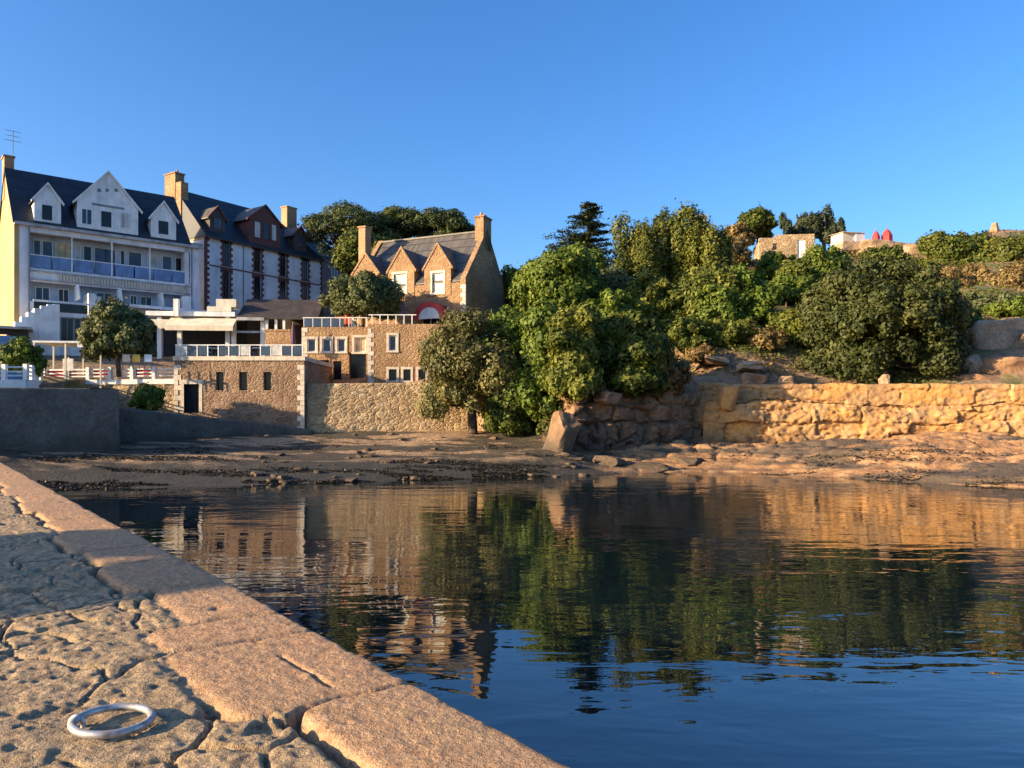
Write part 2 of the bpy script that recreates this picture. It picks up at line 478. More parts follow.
def shore_z(x, y):
    a = x / np.maximum(y, 1)
    dw = dw_of(a); db, zb = db_of(a)
    t = (y - dw) / np.maximum(db - dw, 1.0)
    rocky = sstep(0.02, 0.22, a)
    up = zb * np.where(rocky > 0.5, np.clip(t, 0, 1.25) ** 0.85, np.clip(t, 0, 1.25) ** 0.9)
    z = np.where(t > 0, up, (y - dw) * 0.13)
    # beach: low ridges of shingle and weed along the waterline
    rip = fbm(x * 0.16, y * 0.5, seed=5, octv=4) * 0.55 + fbm(x * 0.7, y * 1.1, seed=6, octv=4) * 0.16 + fbm(x * 3, y * 3, seed=8, octv=3) * 0.07
    # rock: broken strata
    st = z + fbm(x * 0.14, y * 0.3, seed=11, octv=5) * 1.3
    q = 0.42
    k = np.floor(st / q); f = st / q - k
    strat = (k + sstep(0.55, 1.0, f)) * q
    f1, f2, cid = worley(x * 0.55 + 0.3 * fbm(x, y, seed=3), y * 0.9, 21)
    blocks = (cid - 0.5) * 0.30 - 0.30 * np.exp(-((f2 - f1) / 0.07) ** 2)
    zr = z * 0.35 + strat * 0.65 + (blocks * 0.8 + fbm(x * 1.6, y * 2.2, seed=12, octv=5) * 0.30) * np.clip(0.3 + t * 1.2, 0.2, 1)
    return (1 - rocky) * (z + rip * np.clip(0.45 + t, 0.2, 1.0)) + rocky * zr


xs = np.linspace(-62, 62, 700); ys = np.concatenate([np.linspace(4, 29, 20), np.linspace(29.3, 56, 230), np.linspace(57, 62, 4)])
X, Y = np.meshgrid(xs, ys, indexing='ij')
Z = shore_z(X, Y)
me = np_mesh('beach', np.stack([X, Y, Z], -1).reshape(-1, 3), grid_faces(len(xs), len(ys)), True)
t = NT('shore')
g = t.new('ShaderNodeNewGeometry'); v = g.outputs['Position']
sx = t.new('ShaderNodeSeparateXYZ'); t.lk(v, sx.inputs[0])
mp = t.new('ShaderNodeMapping'); t.lk(v, mp.inputs['Vector']); mp.inputs['Scale'].default_value = (0.13, 0.62, 1.0)
band = t.noise(mp.outputs[0], 1.0, 6, 0.6); fine = t.noise(v, 5.5, 6, 0.65); mid = t.noise(v, 0.9, 6, 0.6)
peb = t.new('ShaderNodeTexVoronoi'); t.lk(v, peb.inputs['Vector']); peb.inputs['Scale'].default_value = 7.0
sand = t.ramp(fine, [(0.3, (0.14, 0.085, 0.045)), (0.5, (0.29, 0.185, 0.10)), (0.7, (0.42, 0.285, 0.17))])
weed = t.ramp(fine, [(0.3, (0.018, 0.015, 0.010)), (0.7, (0.055, 0.042, 0.024))])  # dark tone for weed and for the shadow bands painted on the beach
beach = t.mix(t.ramp(band, [(0.46, 0.0), (0.50, 0.95)]), sand, weed)
rock = t.ramp(mid, [(0.3, (0.22, 0.11, 0.05)), (0.5, (0.44, 0.235, 0.10)), (0.7, (0.55, 0.34, 0.17))])
rock = t.mix(0.6, rock, t.ramp(fine, [(0.32, (0.28, 0.26, 0.25)), (0.62, (1, 1, 1))]), 'MULTIPLY')
mp2 = t.new('ShaderNodeMapping'); t.lk(v, mp2.inputs['Vector']); mp2.inputs['Scale'].default_value = (0.09, 0.34, 1.6)
rb = t.noise(mp2.outputs[0], 1.0, 6, 0.6)
rock = t.mix(t.ramp(rb, [(0.48, 0.0), (0.55, 0.9)]), rock, (0.075, 0.058, 0.042))
ratio = t.math('DIVIDE', sx.outputs[0], t.math('MAXIMUM', sx.outputs[1], 1.0))
isrock = t.new('ShaderNodeMapRange'); t.lk(t.math('ADD', ratio, t.math('MULTIPLY', t.math('SUBTRACT', mid, 0.5), 0.25)), isrock.inputs[0])
isrock.inputs[1].default_value, isrock.inputs[2].default_value = 0.06, 0.17
col = t.mix(isrock.outputs[0], beach, rock)
zz = t.math('ADD', sx.outputs[2], t.math('MULTIPLY', t.math('SUBTRACT', mid, 0.5), 1.3))
wet = t.new('ShaderNodeMapRange'); t.lk(zz, wet.inputs[0])
wet.inputs[1].default_value, wet.inputs[2].default_value, wet.inputs[3].default_value, wet.inputs[4].default_value = 0.60, 1.00, 1.0, 0.0
wet_shade = t.math('MULTIPLY', wet.outputs[0], t.math('SUBTRACT', 1.0, t.math('MULTIPLY', isrock.outputs[0], 0.85)))  # wet, weedy low beach, darkened further to paint in the quay's shadow
col = t.mix(wet_shade, col, (0.028, 0.025, 0.018))
t.prin(col, 0.85, t.bump(t.math('ADD', fine, t.math('MULTIPLY', peb.outputs['Distance'], 0.6)), 0.03))
tag(link('beach', me, t.m), kind='structure')

# ------------------------------------------------------------------ water
wx = np.linspace(-160, 240, 5); wy = np.array([-220, -60, 0, 30, 60.0])
X, Y = np.meshgrid(wx, wy, indexing='ij')
me = np_mesh('water', np.stack([X, Y, 0 * X], -1).reshape(-1, 3), grid_faces(5, 5))
t = NT('harbour_water')
g = t.new('ShaderNodeNewGeometry'); v = g.outputs['Position']
def wave(scale, rot, sc, det):
    mp = t.new('ShaderNodeMapping'); t.lk(v, mp.inputs['Vector']); mp.inputs['Scale'].default_value = scale; mp.inputs['Rotation'].default_value = (0, 0, R(rot))
    return t.noise(mp.outputs[0], sc, det, 0.5, 0.4)
w1 = wave((0.5, 1.3, 1), 20, 0.7, 3); w2 = wave((0.6, 1.5, 1), -12, 2.3, 2); w3 = wave((1, 1.2, 1), 40, 0.16, 2)
calm = t.ramp(w3, [(0.38, 0.45), (0.62, 1.0)])
h = t.math('ADD', w1, t.math('MULTIPLY', w2, 0.22))
h = t.math('MULTIPLY', h, calm)
t.prin((0.005, 0.011, 0.013), 0.0, t.bump(h, 0.028), IOR=1.85)
tag(link('water', me, t.m), kind='structure')

# ------------------------------------------------------------------ hillside
CP = [(-45, 42, 4.9), (-34, 43, 4.8), (-27, 45, 4.7), (-24.5, 47, 4.9), (-24, 52, 5.0), (-38, 54, 6.5), (-36, 58, 7.7), (-28, 60, 7.2), (-22, 62, 6.7), (-15, 62, 6.4),
      (-18, 54, 4.3), (-18, 59, 6.0), (-12, 55, 5.1), (-8, 54.5, 5.1), (-10, 59, 5.4), (-4, 55, 5.1), (-12, 67, 10.2), (-5, 66, 10.6), (-9, 70, 11), (-2, 66, 11),
      (-27, 66, 8.4), (-20, 76, 9.3), (-30, 75, 8.8), (-39, 60, 7.9), (-29, 68, 8.3), (-45, 68, 8.3), (-60, 60, 8), (-60, 100, 12), (-30, 100, 14), (-10, 90, 15),
      (0, 54.5, 4.3), (4, 49, 4.2), (8, 50, 4.6), (3, 58, 8), (0, 64, 11), (6, 62, 10.5), (12, 56, 6.5), (5, 72, 14.5), (14, 66, 12), (20, 85, 20.2), (10, 90, 17),
      (15.3, 55, 8.0), (16.8, 52.7, 5.6), (13, 53, 6.0), (32.6, 90, 21.6), (24.2, 72, 14.2), (15.8, 72, 14.2), (20, 54, 6.2), (20, 60, 9.5), (25.4, 53, 5.2), (25.4, 57, 7.3), (33.5, 70, 13.9), (31.8, 51, 5.5),
      (36.9, 58, 9.8), (44.5, 70, 14.8), (46.7, 80, 18.6), (46.5, 92, 23.4), (59.6, 92, 25.2), (40.5, 92, 22.6), (33, 80, 17.5), (60, 50, 5), (80, 60, 12), (90, 95, 25), (60, 120, 24), (30, 120, 21),
      (0, 120, 17), (-60, 140, 15), (120, 140, 24), (160, 80, 14), (-120, 60, 8), (-120, 140, 14), (60, 200, 20), (-60, 220, 16), (200, 200, 20)]
CP = np.array(CP, float)
_A = np.sqrt(((CP[:, None, :2] - CP[None, :, :2]) ** 2).sum(-1))
_n = len(CP)
_B = np.zeros((_n + 1, _n + 1)); _B[:_n, :_n] = _A; _B[:_n, _n] = 1; _B[_n, :_n] = 1
_w = np.linalg.solve(_B, np.append(CP[:, 2], 0))


def hill(x, y):
    x = np.asarray(x, float); y = np.asarray(y, float)
    r = np.full(x.shape, _w[_n])
    for i in range(_n): r = r + _w[i] * np.sqrt((x - CP[i, 0]) ** 2 + (y - CP[i, 1]) ** 2)
    return r


def ground(x, y): return float(hill(np.array([x]), np.array([y]))[0])


FRONT = [(-130, 39.5), (-40, 39.8), (-28.5, 40.4), (-28.3, 51.6), (-22.4, 51.6), (-14.0, 51.8), (-13.8, 53.8), (-2.2, 53.3), (1.0, 51.5), (2.6, 47.6), (6, 47.6), (8, 48.8), (12.5, 52.0), (14.6, 51.6), (33, 49.5), (50, 45), (230, 40)]
xs = np.concatenate([np.linspace(-220, -61, 26), np.linspace(-60, 75, 340), np.linspace(77, 230, 26)])
ys = np.concatenate([np.linspace(38, 110, 210), np.linspace(112, 420, 30)])
X, Y = np.meshgrid(xs, ys, indexing='ij')
Z = hill(X, Y) + fbm(X * 0.4, Y * 0.4, seed=31, octv=4) * 0.7 * sstep(0, 8, X) + fbm(X * 0.1, Y * 0.1, seed=33) * 1.0 * sstep(2, 12, X)
Fy = np.interp(X, [p[0] for p in FRONT], [p[1] for p in FRONT])
Z = np.where(Y < Fy, -3.0, Z)
me = np_mesh('hillside', np.stack([X, Y, Z], -1).reshape(-1, 3), grid_faces(len(xs), len(ys)), True)
t = NT('hill_soil')
g = t.new('ShaderNodeNewGeometry'); v = g.outputs['Position']
a = t.noise(v, 0.16, 5, 0.6); b = t.noise(v, 2.2, 6, 0.65)
soil = t.ramp(b, [(0.3, (0.13, 0.075, 0.045)), (0.5, (0.25, 0.155, 0.09)), (0.7, (0.36, 0.25, 0.15))])
grass = t.ramp(b, [(0.3, (0.05, 0.055, 0.018)), (0.7, (0.13, 0.13, 0.045))])
t.prin(t.mix(t.ramp(a, [(0.48, 0.0), (0.58, 1.0)]), soil, grass), 0.95, t.bump(b, 0.15))
tag(link('hillside', me, t.m), kind='structure')

# ------------------------------------------------------------------ quay in the foreground
E0 = np.array([0.215, 2.645]); EU = np.array([-0.6155, 0.788]); EV = np.array([-0.788, -0.6155])


rx, ry, _ = W(113, 724, 3.0)
RU, RV = float(np.dot(np.array([rx, ry]) - E0, EU)), float(np.dot(np.array([rx, ry]) - E0, EV))


def quay():
    us = [-3.0]
    while us[-1] < 33: us.append(us[-1] + 0.0105 * (1 + 0.33 * max(us[-1], 0)) * (1 if us[-1] > 0.2 else 4))
    us = np.array(us)
    vsn = np.concatenate([[0.0], np.arange(0.004, 1.9, 0.0105), np.geomspace(1.92, 30, 34)])
    U, V = np.meshgrid(us, vsn, indexing='ij')
    J = np.array([-3.4, -2.2, -0.75, 1.08, 2.16, 2.66, 3.72, 4.85, 5.7, 7.0, 8.2, 9.2, 10.6, 11.7, 13.1, 14.2, 15.6, 17, 18.3, 20, 21.5, 23, 25, 27, 29, 31, 34])
    Bw = np.array([0.6, 0.58, 0.57, 0.80, 0.79, 0.53, 0.66, 0.60, 0.70, 0.62, 0.57, 0.66, 0.6, 0.68, 0.6, 0.57, 0.66, 0.6, 0.7, 0.6, 0.66, 0.6, 0.58, 0.66, 0.6, 0.6])
    Uw = U + fbm(U * 3, V * 3, seed=41) * 0.10 + (V - 0.3) * -0.05
    idx = np.clip(np.searchsorted(J, Uw) - 1, 0, len(Bw) - 1)
    dj = np.minimum(Uw - J[idx], J[idx + 1] - Uw)
    near = np.where(Uw - J[idx] < J[idx + 1] - Uw, idx, idx + 1)
    b = Bw[idx] + fbm(U * 1.6, U * 0 + 3, seed=42, octv=3) * 0.10 + fbm(U * 7, U * 0 + 8, seed=44, octv=2) * 0.025
    b = b - 0.06 * np.exp(-(dj / 0.05) ** 2)
    db = V - b
    cop = sstep(0.016, -0.016, db)
    rnd = lambda k, s: _h(k.astype(float), k * 0.0, k * 0.0, s)
    # coping slabs
    hc = (rnd(idx, 3) - 0.5) * 0.014 + (rnd(idx, 4) - 0.5) * 0.02 * (V - 0.3) + fbm(U * 1.6, V * 1.6, seed=45, octv=3) * 0.012 + fbm(U * 9, V * 9, seed=46, octv=4) * 0.008 + fbm(U * 30, V * 30, seed=49, octv=3) * 0.010
    jd = 1.0 + 1.3 * rnd(near, 9) * vnoise(U * 1.3, V * 4, seed=51)
    hc = hc - 0.018 * jd * np.exp(-(dj / 0.015) ** 2) - 0.004 * np.exp(-(dj / 0.04) ** 2)
    crk = np.abs(V - 0.33 - fbm(U * 2.2, U * 0, seed=52) * 0.12) + 0.5 * (1 - (idx == 3)) + np.maximum(0, 1.25 - U) * 0.4
    hc = hc - 0.018 * np.exp(-(crk / 0.010) ** 2) * (vnoise(U * 5, V * 5, seed=53) > 0.35)
    f1, f2, c1 = worley(U * 1.9, V * 1.9, 61, 1.0)
    hc = hc - 0.016 * (c1 > 0.93) * sstep(0.16 * c1, 0.03, f1 + 0.15 * fbm(U * 12, V * 12, seed=62))
    hc = hc - 0.022 * np.exp(np.minimum(db, 0) / 0.018) - 0.03 * np.exp(-V / 0.015) - 0.006 * np.exp(-V / 0.08)
    # rough inner pavement: worn rubble set in mortar
    f1, f2, c2 = worley(U * 2.3 + 0.5 * fbm(U * 2, V * 2, seed=71), V * 2.9 + 0.5 * fbm(U * 2, V * 2, seed=72), 73)
    gapn = vnoise(U * 1.7, V * 1.7, seed=74)
    hi = -0.012 + (c2 - 0.5) * 0.012 + fbm(U * 1.5, V * 1.5, seed=75, octv=3) * 0.022 + fbm(U * 6, V * 9, seed=76, octv=5) * 0.022 + fbm(U * 24, V * 24, seed=77, octv=3) * 0.017
    hi = hi - 0.040 * sstep(0.52, 0.75, gapn) * np.exp(-((f2 - f1) / 0.055) ** 2)
    g1, g2, c3 = worley(U * 2.3 + 0.8 * fbm(U, V, seed=86), V * 2.9, 81, 1.0)
    hi = hi - 0.035 * (c3 > 0.93) * sstep(0.30, 0.06, g1 + 0.55 * fbm(U * 8, V * 8, seed=82))
    g1, g2, c4 = worley(U * 9, V * 9, 83)
    hi = hi - 0.010 * (c4 > 0.6) * sstep(0.34, 0.08, g1 + 0.6 * fbm(U * 20, V * 20, seed=84))
    hi = hi - 0.085 * sstep(0.38, 0.66, vnoise(U * 2.1 + 4.2, U * 0 + 1, seed=91)) * np.exp(-((db - 0.028) / 0.026) ** 2) - 0.010 * np.exp(-((db - 0.02) / 0.03) ** 2)
    rr_ = np.hypot(U - RU, V - RV); hi = hi * sstep(0.14, 0.34, rr_) + (-0.02 + 0.4 * fbm(U * 20, V * 20, seed=77, octv=3) * 0.03) * (1 - sstep(0.14, 0.34, rr_))
    k1, k2, _c = worley(U * 1.15 + 0.9 * fbm(U * 1.5, V * 1.5, seed=87), V * 1.5 + 0.9 * fbm(U * 1.5, V * 1.5, seed=88), 89, 1.0)
    hi = hi - 0.030 * np.exp(-((k2 - k1) / 0.022) ** 2) * sstep(0.25, 0.5, vnoise(U * 1.3, V * 1.3, seed=85))
    far = 1 / (1 + np.maximum(V - 2.0, 0) * 3)
    H_ = QZ + cop * hc + (1 - cop) * hi * far
    Vd = V - (np.exp(-V / 0.05)) * (fbm(U * 1.3, U * 0, seed=95) * 0.05 + fbm(U * 7, U * 0, seed=96) * 0.03)
    X = E0[0] + EU[0] * U + EV[0] * Vd; Y = E0[1] + EU[1] * U + EV[1] * Vd
    P = np.stack([X, Y, H_], -1)
    low = P[:, :1].copy(); low[..., 2] = -3.0
    P = np.concatenate([low, P], 1)
    nu, nv = P.shape[:2]
    me = np_mesh('quay', P.reshape(-1, 3), grid_faces(nu, nv)[:, ::-1], True)
    at = me.attributes.new('coping', 'FLOAT', 'POINT')
    at.data.foreach_set('value', np.concatenate([cop[:, :1], cop], 1).ravel().astype(np.float32))
    at = me.attributes.new('stone', 'FLOAT', 'POINT')
    st = np.where(cop > 0.5, rnd(idx, 17), c2)
    at.data.foreach_set('value', np.concatenate([st[:, :1], st], 1).ravel().astype(np.float32))
    t = NT('quay_granite')
    g = t.new('ShaderNodeNewGeometry'); v = g.outputs['Position']
    ac = t.new('ShaderNodeAttribute', attribute_name='coping'); as_ = t.new('ShaderNodeAttribute', attribute_name='stone')
    n1 = t.noise(v, 1.6, 6, 0.6); n2 = t.noise(v, 14, 6, 0.7); n3 = t.noise(v, 55, 4, 0.7)
    cc = t.ramp(n2, [(0.3, (0.26, 0.13, 0.06)), (0.5, (0.49, 0.28, 0.14)), (0.72, (0.64, 0.42, 0.24))])
    cc = t.mix(t.ramp(n1, [(0.45, 0.0), (0.65, 0.55)]), cc, (0.36, 0.24, 0.135))
    cc = t.mix(t.ramp(as_.outputs['Fac'], [(0.2, 0.0), (0.9, 0.35)]), cc, (0.47, 0.26, 0.13))
    ci = t.ramp(n2, [(0.28, (0.11, 0.07, 0.038)), (0.44, (0.32, 0.22, 0.12)), (0.58, (0.46, 0.325, 0.18)), (0.74, (0.62, 0.47, 0.28))])
    ci = t.mix(t.ramp(n1, [(0.42, 0.0), (0.62, 0.6)]), ci, (0.37, 0.255, 0.14))
    sp = t.ramp(t.noise(v, 30, 3, 0.6), [(0.57, 0.0), (0.66, 0.8)])
    ci = t.mix(sp, ci, (0.07, 0.06, 0.05))
    cc = t.mix(t.math('MULTIPLY', sp, 0.5), cc, (0.13, 0.08, 0.06))
    col = t.mix(ac.outputs['Fac'], ci, cc)
    col = t.mix(0.45, col, t.ramp(n3, [(0.3, (0.5, 0.5, 0.5)), (0.65, (1, 1, 1))]), 'MULTIPLY')
    t.prin(col, 0.9, t.bump(t.math('ADD', n2, t.math('MULTIPLY', n3, 0.9)), 0.018))
    return tag(link('quay', me, t.m), kind='structure')


quay()

# mooring ring let into the quay
rx, ry, _ = W(113, 724, 3.0)
t_ring = empty('mooring_ring', (rx, ry, QZ + 0.0), 0.0, 'galvanised steel mooring ring lying flat on the worn quay stones', 'mooring ring')
n, r0, r1 = 64, 0.138, 0.0150
V = []
for i in range(n):
    a = 2 * math.pi * i / n
    for k in range(14):
        b = 2 * math.pi * k / 14
        V.append(((r0 + r1 * math.cos(b)) * math.cos(a), (r0 + r1 * math.cos(b)) * math.sin(a), r1 * math.sin(b)))
F = [(i * 14 + k, ((i + 1) % n) * 14 + k, ((i + 1) % n) * 14 + (k + 1) % 14, i * 14 + (k + 1) % 14) for i in range(n) for k in range(14)]
o = link('ring', np_mesh('ring', V, F, True), M['metal'], t_ring)
o.location = (0, 0, 0.008); o.rotation_euler = (0, R(2.5), 0)
mb = MB().tube([(-0.142 + 0.026 * math.sin(a), 0.0, -0.012 + 0.036 * math.cos(a)) for a in np.linspace(-1.9, 1.9, 13)], 0.010, 10)
mb.build('staple', M['metal'], t_ring, True).location = (0, 0, 0.0)
# ------------------------------------------------------------------ building helpers
def window(par, x0, x1, z0, z1, y, fr='white', pane='glass', cols=2, rows=1, fw=0.07, surround=None, sw=0.16, name='window', label=None):
    """frame (part) with its pane and stone surround (sub-parts); y = plane of the frame's front"""
    m = MB()
    m.box(x0, x0 + fw, y, y + 0.06, z0, z1).box(x1 - fw, x1, y, y + 0.06, z0, z1)
    m.box(x0 + fw, x1 - fw, y, y + 0.06, z0, z0 + fw).box(x0 + fw, x1 - fw, y, y + 0.06, z1 - fw, z1)
    for i in range(1, cols):
        xc = x0 + (x1 - x0) * i / cols; m.box(xc - fw * 0.4, xc + fw * 0.4, y + 0.005, y + 0.055, z0 + fw, z1 - fw)
    for i in range(1, rows):
        zc = z0 + (z1 - z0) * i / rows; m.box(x0 + fw, x1 - fw, y + 0.008, y + 0.05, zc - fw * 0.3, zc + fw * 0.3)
    w = m.build(name, M[fr], par)
    if label: w['label'] = label
    MB().box(x0 + 0.01, x1 - 0.01, y + 0.028, y + 0.04, z0 + 0.01, z1 - 0.01).build('pane', M[pane], w)
    if surround:
        s, yo = sw, y - 0.19
        MB().box(x0 - s, x0, yo, y + 0.05, z0, z1).box(x1, x1 + s, yo, y + 0.05, z0, z1).box(x0 - s * 1.1, x1 + s * 1.1, yo - 0.003, y + 0.05, z1, z1 + s).box(x0 - s * 1.2, x1 + s * 1.2, yo - 0.04, y + 0.05, z0 - s * 0.8, z0).build('surround', M[surround], w)
    return w


def chimney(par, x0, x1, y0, y1, z0, z1, mat, pots=2, cap=0.12, name='chimney'):
    m = MB().box(x0, x1, y0, y1, z0, z1 - cap).box(x0 - 0.08, x1 + 0.08, y0 - 0.08, y1 + 0.08, z1 - cap, z1)
    c = m.build(name, mat, par)
    if pots:
        p = MB()
        for i in range(pots):
            yy = y0 + (y1 - y0) * (i + 0.5) / pots; xx = (x0 + x1) / 2
            p.tube([(xx, yy, z1), (xx, yy, z1 + 0.35)], [0.13, 0.1], 8)
        p.build('chimney_pot', M['brick_chim'], c)
    return c


def roof_gable(par, L0, L1, y0, y1, ez, rz, mat, o=0.3, t=0.18, ends=0.12, name='roof'):
    ym = (y0 + y1) / 2; sl = (rz - ez) / (ym - y0)
    m = MB()
    m.prism([(y0 - o, ez - sl * o), (ym, rz), (ym, rz + t), (y0 - o, ez - sl * o + t)], L0 - ends, L1 + ends)
    m.prism([(y1 + o, ez - sl * o), (y1 + o, ez - sl * o + t), (ym + 0.002, rz + t), (ym + 0.002, rz)], L0 - ends, L1 + ends)
    return m.build(name, mat, par)


# ------------------------------------------------------------------ hotel with balconies (far left)
f = Fac(-38.9, 60.0, 40, 7.9)
HL = f.P(203)
hz = lambda px, py, off=0.0: f.P(px, py, off)[1]
hotel = empty('hotel', (f.cx, f.cy, f.base), f.a, 'white balconied hotel with a tall white central gable and dark slate roof', 'hotel')
EZ = hz(60, 226); RZ = 15.6; DP = 9.4
# side and rear walls
s = MB()
s.prism([(0, -1.5), (DP, -1.5), (DP, EZ), (DP / 2, RZ), (0, EZ)], 0.0, 0.35)
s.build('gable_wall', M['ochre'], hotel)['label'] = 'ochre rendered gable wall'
s = MB().prism([(0, -1.5), (DP, -1.5), (DP, EZ), (DP / 2, RZ), (0, EZ)], f.P(189) - 0.35, f.P(189)).box(0.35, f.P(189) - 0.35, DP - 0.3, DP, -1.5, EZ).box(f.P(189) + 0.002, HL - 0.36, 0.3, 3.0, -1.5, EZ - 0.02)
s.build('rear_wall', M['render_white'], hotel)
HR = f.P(189)
roof_gable(hotel, 0, HR, 0, DP, EZ, RZ, M['slate'], 0.25)
A = f.rect(30, 190, 231, 272); A = (A[0], A[1], hz(60, 270.5), hz(60, 235.5))
B = (A[0], A[1], hz(60, 303.5), hz(60, 283.5))
C_ = (f.P(33), HL - 0.5, 0.35, hz(60, 318.5))
front = MB().wall(0.352, HL - 0.352, -1.5, EZ, 0.0, 0.3, [A, B, C_])
front.build('wall', M['render_white'], hotel)
# recessed room fronts behind the balconies
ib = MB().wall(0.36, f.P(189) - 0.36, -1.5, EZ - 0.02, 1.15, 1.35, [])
ib.build('inner_wall', M['shade_blue'], hotel)
for z in (A[2], B[2]):
    MB().box(A[0], A[1], 0.302, 1.148, z - 0.3, z - 0.002).build('balcony_floor', M['concrete'], hotel)
MB().box(A[0], A[1], 0.302, 1.148, A[3] + 0.002, A[3] + 0.2).build('balcony_ceiling', M['concrete'], hotel)
for px0, px1, kind in ((33, 41, 'glass_blue'), (42, 53, 'glass_blue'), (55, 72, 'curtain'), (75, 81, 'curtain_pale'), (83, 92, 'glass'), (94, 116, 'glass_blue'), (120, 125, 'glass'), (128, 142, 'glass_blue'), (147, 158, 'curtain_pale'), (162, 172, 'glass_blue'), (175, 185, 'glass')):
    window(hotel, f.P(px0, off=1.1), f.P(px1, off=1.1), A[2] + 0.05, A[3] - 0.35, 1.09, 'offwhite', kind, 1, name='balcony_door' if px1 - px0 > 12 else 'window')
for px0, px1, kind in ((35, 50, 'glass_blue'), (58, 69, 'glass'), (96, 112, 'glass_blue'), (130, 137, 'glass'), (140, 152, 'glass_blue'), (172, 186, 'glass_blue')):
    window(hotel, f.P(px0, off=1.1), f.P(px1, off=1.1), B[2] + 0.1, B[3] - 0.25, 1.09, 'white', kind, 2)
rail = MB().box(A[0], A[1], 0.05, 0.12, A[2] + 1.02, A[2] + 1.09)
rail.build('handrail', M['white'], hotel)
npan = 8
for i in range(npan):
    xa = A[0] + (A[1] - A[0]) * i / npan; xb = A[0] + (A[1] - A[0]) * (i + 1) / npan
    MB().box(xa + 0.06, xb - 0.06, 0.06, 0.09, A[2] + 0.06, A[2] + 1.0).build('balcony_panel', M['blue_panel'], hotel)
for px in (72, 112, 150):
    xx = f.P(px); MB().box(xx - 0.05, xx + 0.05, 0.02, 0.13, A[2], A[3]).build('post', M['white'], hotel)
# baluster frieze on the band between the floors
z0, z1 = hz(60, 281.5), hz(60, 274)
MB().box(A[0], A[1], -0.10, -0.002, z0 - 0.05, z0 + 0.02).box(A[0], A[1], -0.12, -0.002, z1, z1 + 0.1).build('band', M['concrete'], hotel)
b = MB(); nb = 44
for i in range(nb):
    xx = A[0] + 2.0 + (A[1] - A[0] - 2.1) * (i + 0.5) / nb; b.box(xx - 0.07, xx + 0.07, -0.09, -0.003, z0 + 0.03, z1 - 0.03)
b.build('frieze', M['surround'], hotel)
# slanted white privacy screens on the first floor balcony
for px0, px1 in ((75, 84), (117, 128), (158, 169)):
    xx = f.P(px0); m = MB().prism([(-1.5, B[2] + 0.3), (0.3, B[2] + 0.3), (0.3, B[3] - 0.1), (-1.0, B[3] - 0.1)], xx, xx + 0.12)
    m.build('privacy_screen', M['white'], hotel)
# projecting first floor balcony and glazed veranda
VX0, VX1 = f.P(33, off=-2.0), f.P(87, off=-2.0)
vt = f.P(60, 302, -2.0)[1]; vm = f.P(60, 313, -2.0)[1]; vg0, vg1 = f.P(60, 341, -2.0)[1], f.P(60, 317, -2.0)[1]
MB().box(VX0, VX1 + 0.6, -2.05, -0.002, vm - 0.28, vm + 0.02).box(VX0, VX1 + 0.6, -2.1, -2.0, vt - 0.1, vt + 0.05).box(VX1 + 0.1, VX1 + 0.6, -2.05, -0.01, vm + 0.02, vt + 0.9).build('veranda_roof', M['white'], hotel)
MB().box(VX0 + 0.05, VX1 + 0.05, -2.03, -1.99, vm + 0.05, vt - 0.12).build('balustrade_panel', M['glass'], hotel)
for i in range(4):
    xa = VX0 + (VX1 - VX0) * i / 4; xb = VX0 + (VX1 - VX0) * (i + 1) / 4
    window(hotel, xa, xb, vg0, vg1, -2.0, 'grey', 'glass', 2, name='veranda_window')
MB().box(VX0, VX1, -1.95, -0.002, -1.2, vg0).build('veranda_base', M['white'], hotel)
for px in (92, 183):
    MB().box(f.P(px, off=-1.2), f.P(px, off=-1.2) + 0.7, -1.2, -0.6, -1.0, hz(px, 296, -1.2)).build('pillar', M['white'], hotel)
# long balcony edge on the right part of the first floor
MB().box(VX1 + 0.62, HL, -1.4, -0.002, hz(130, 306) - 0.25, hz(130, 306)).build('balcony_slab', M['white'], hotel)
for px0, px1 in ((100, 112), (118, 130), (136, 146), (152, 160), (166, 180)):
    window(hotel, f.P(px0, off=1.1), f.P(px1, off=1.1), 0.4, C_[3] - 0.4, 1.09, 'grey', 'glass', 2)
# white rounded outside stair at the left corner
m = MB(); 
for i in range(8): m.box(f.P(8, off=-2.4) + i * 0.42, f.P(8, off=-2.4) + (i + 1) * 0.42 - 0.002, -2.6, -1.5, -1.0, 1.9 + 2.0 * math.sin(i / 7 * math.pi / 2))
m.build('stair', M['white'], hotel)


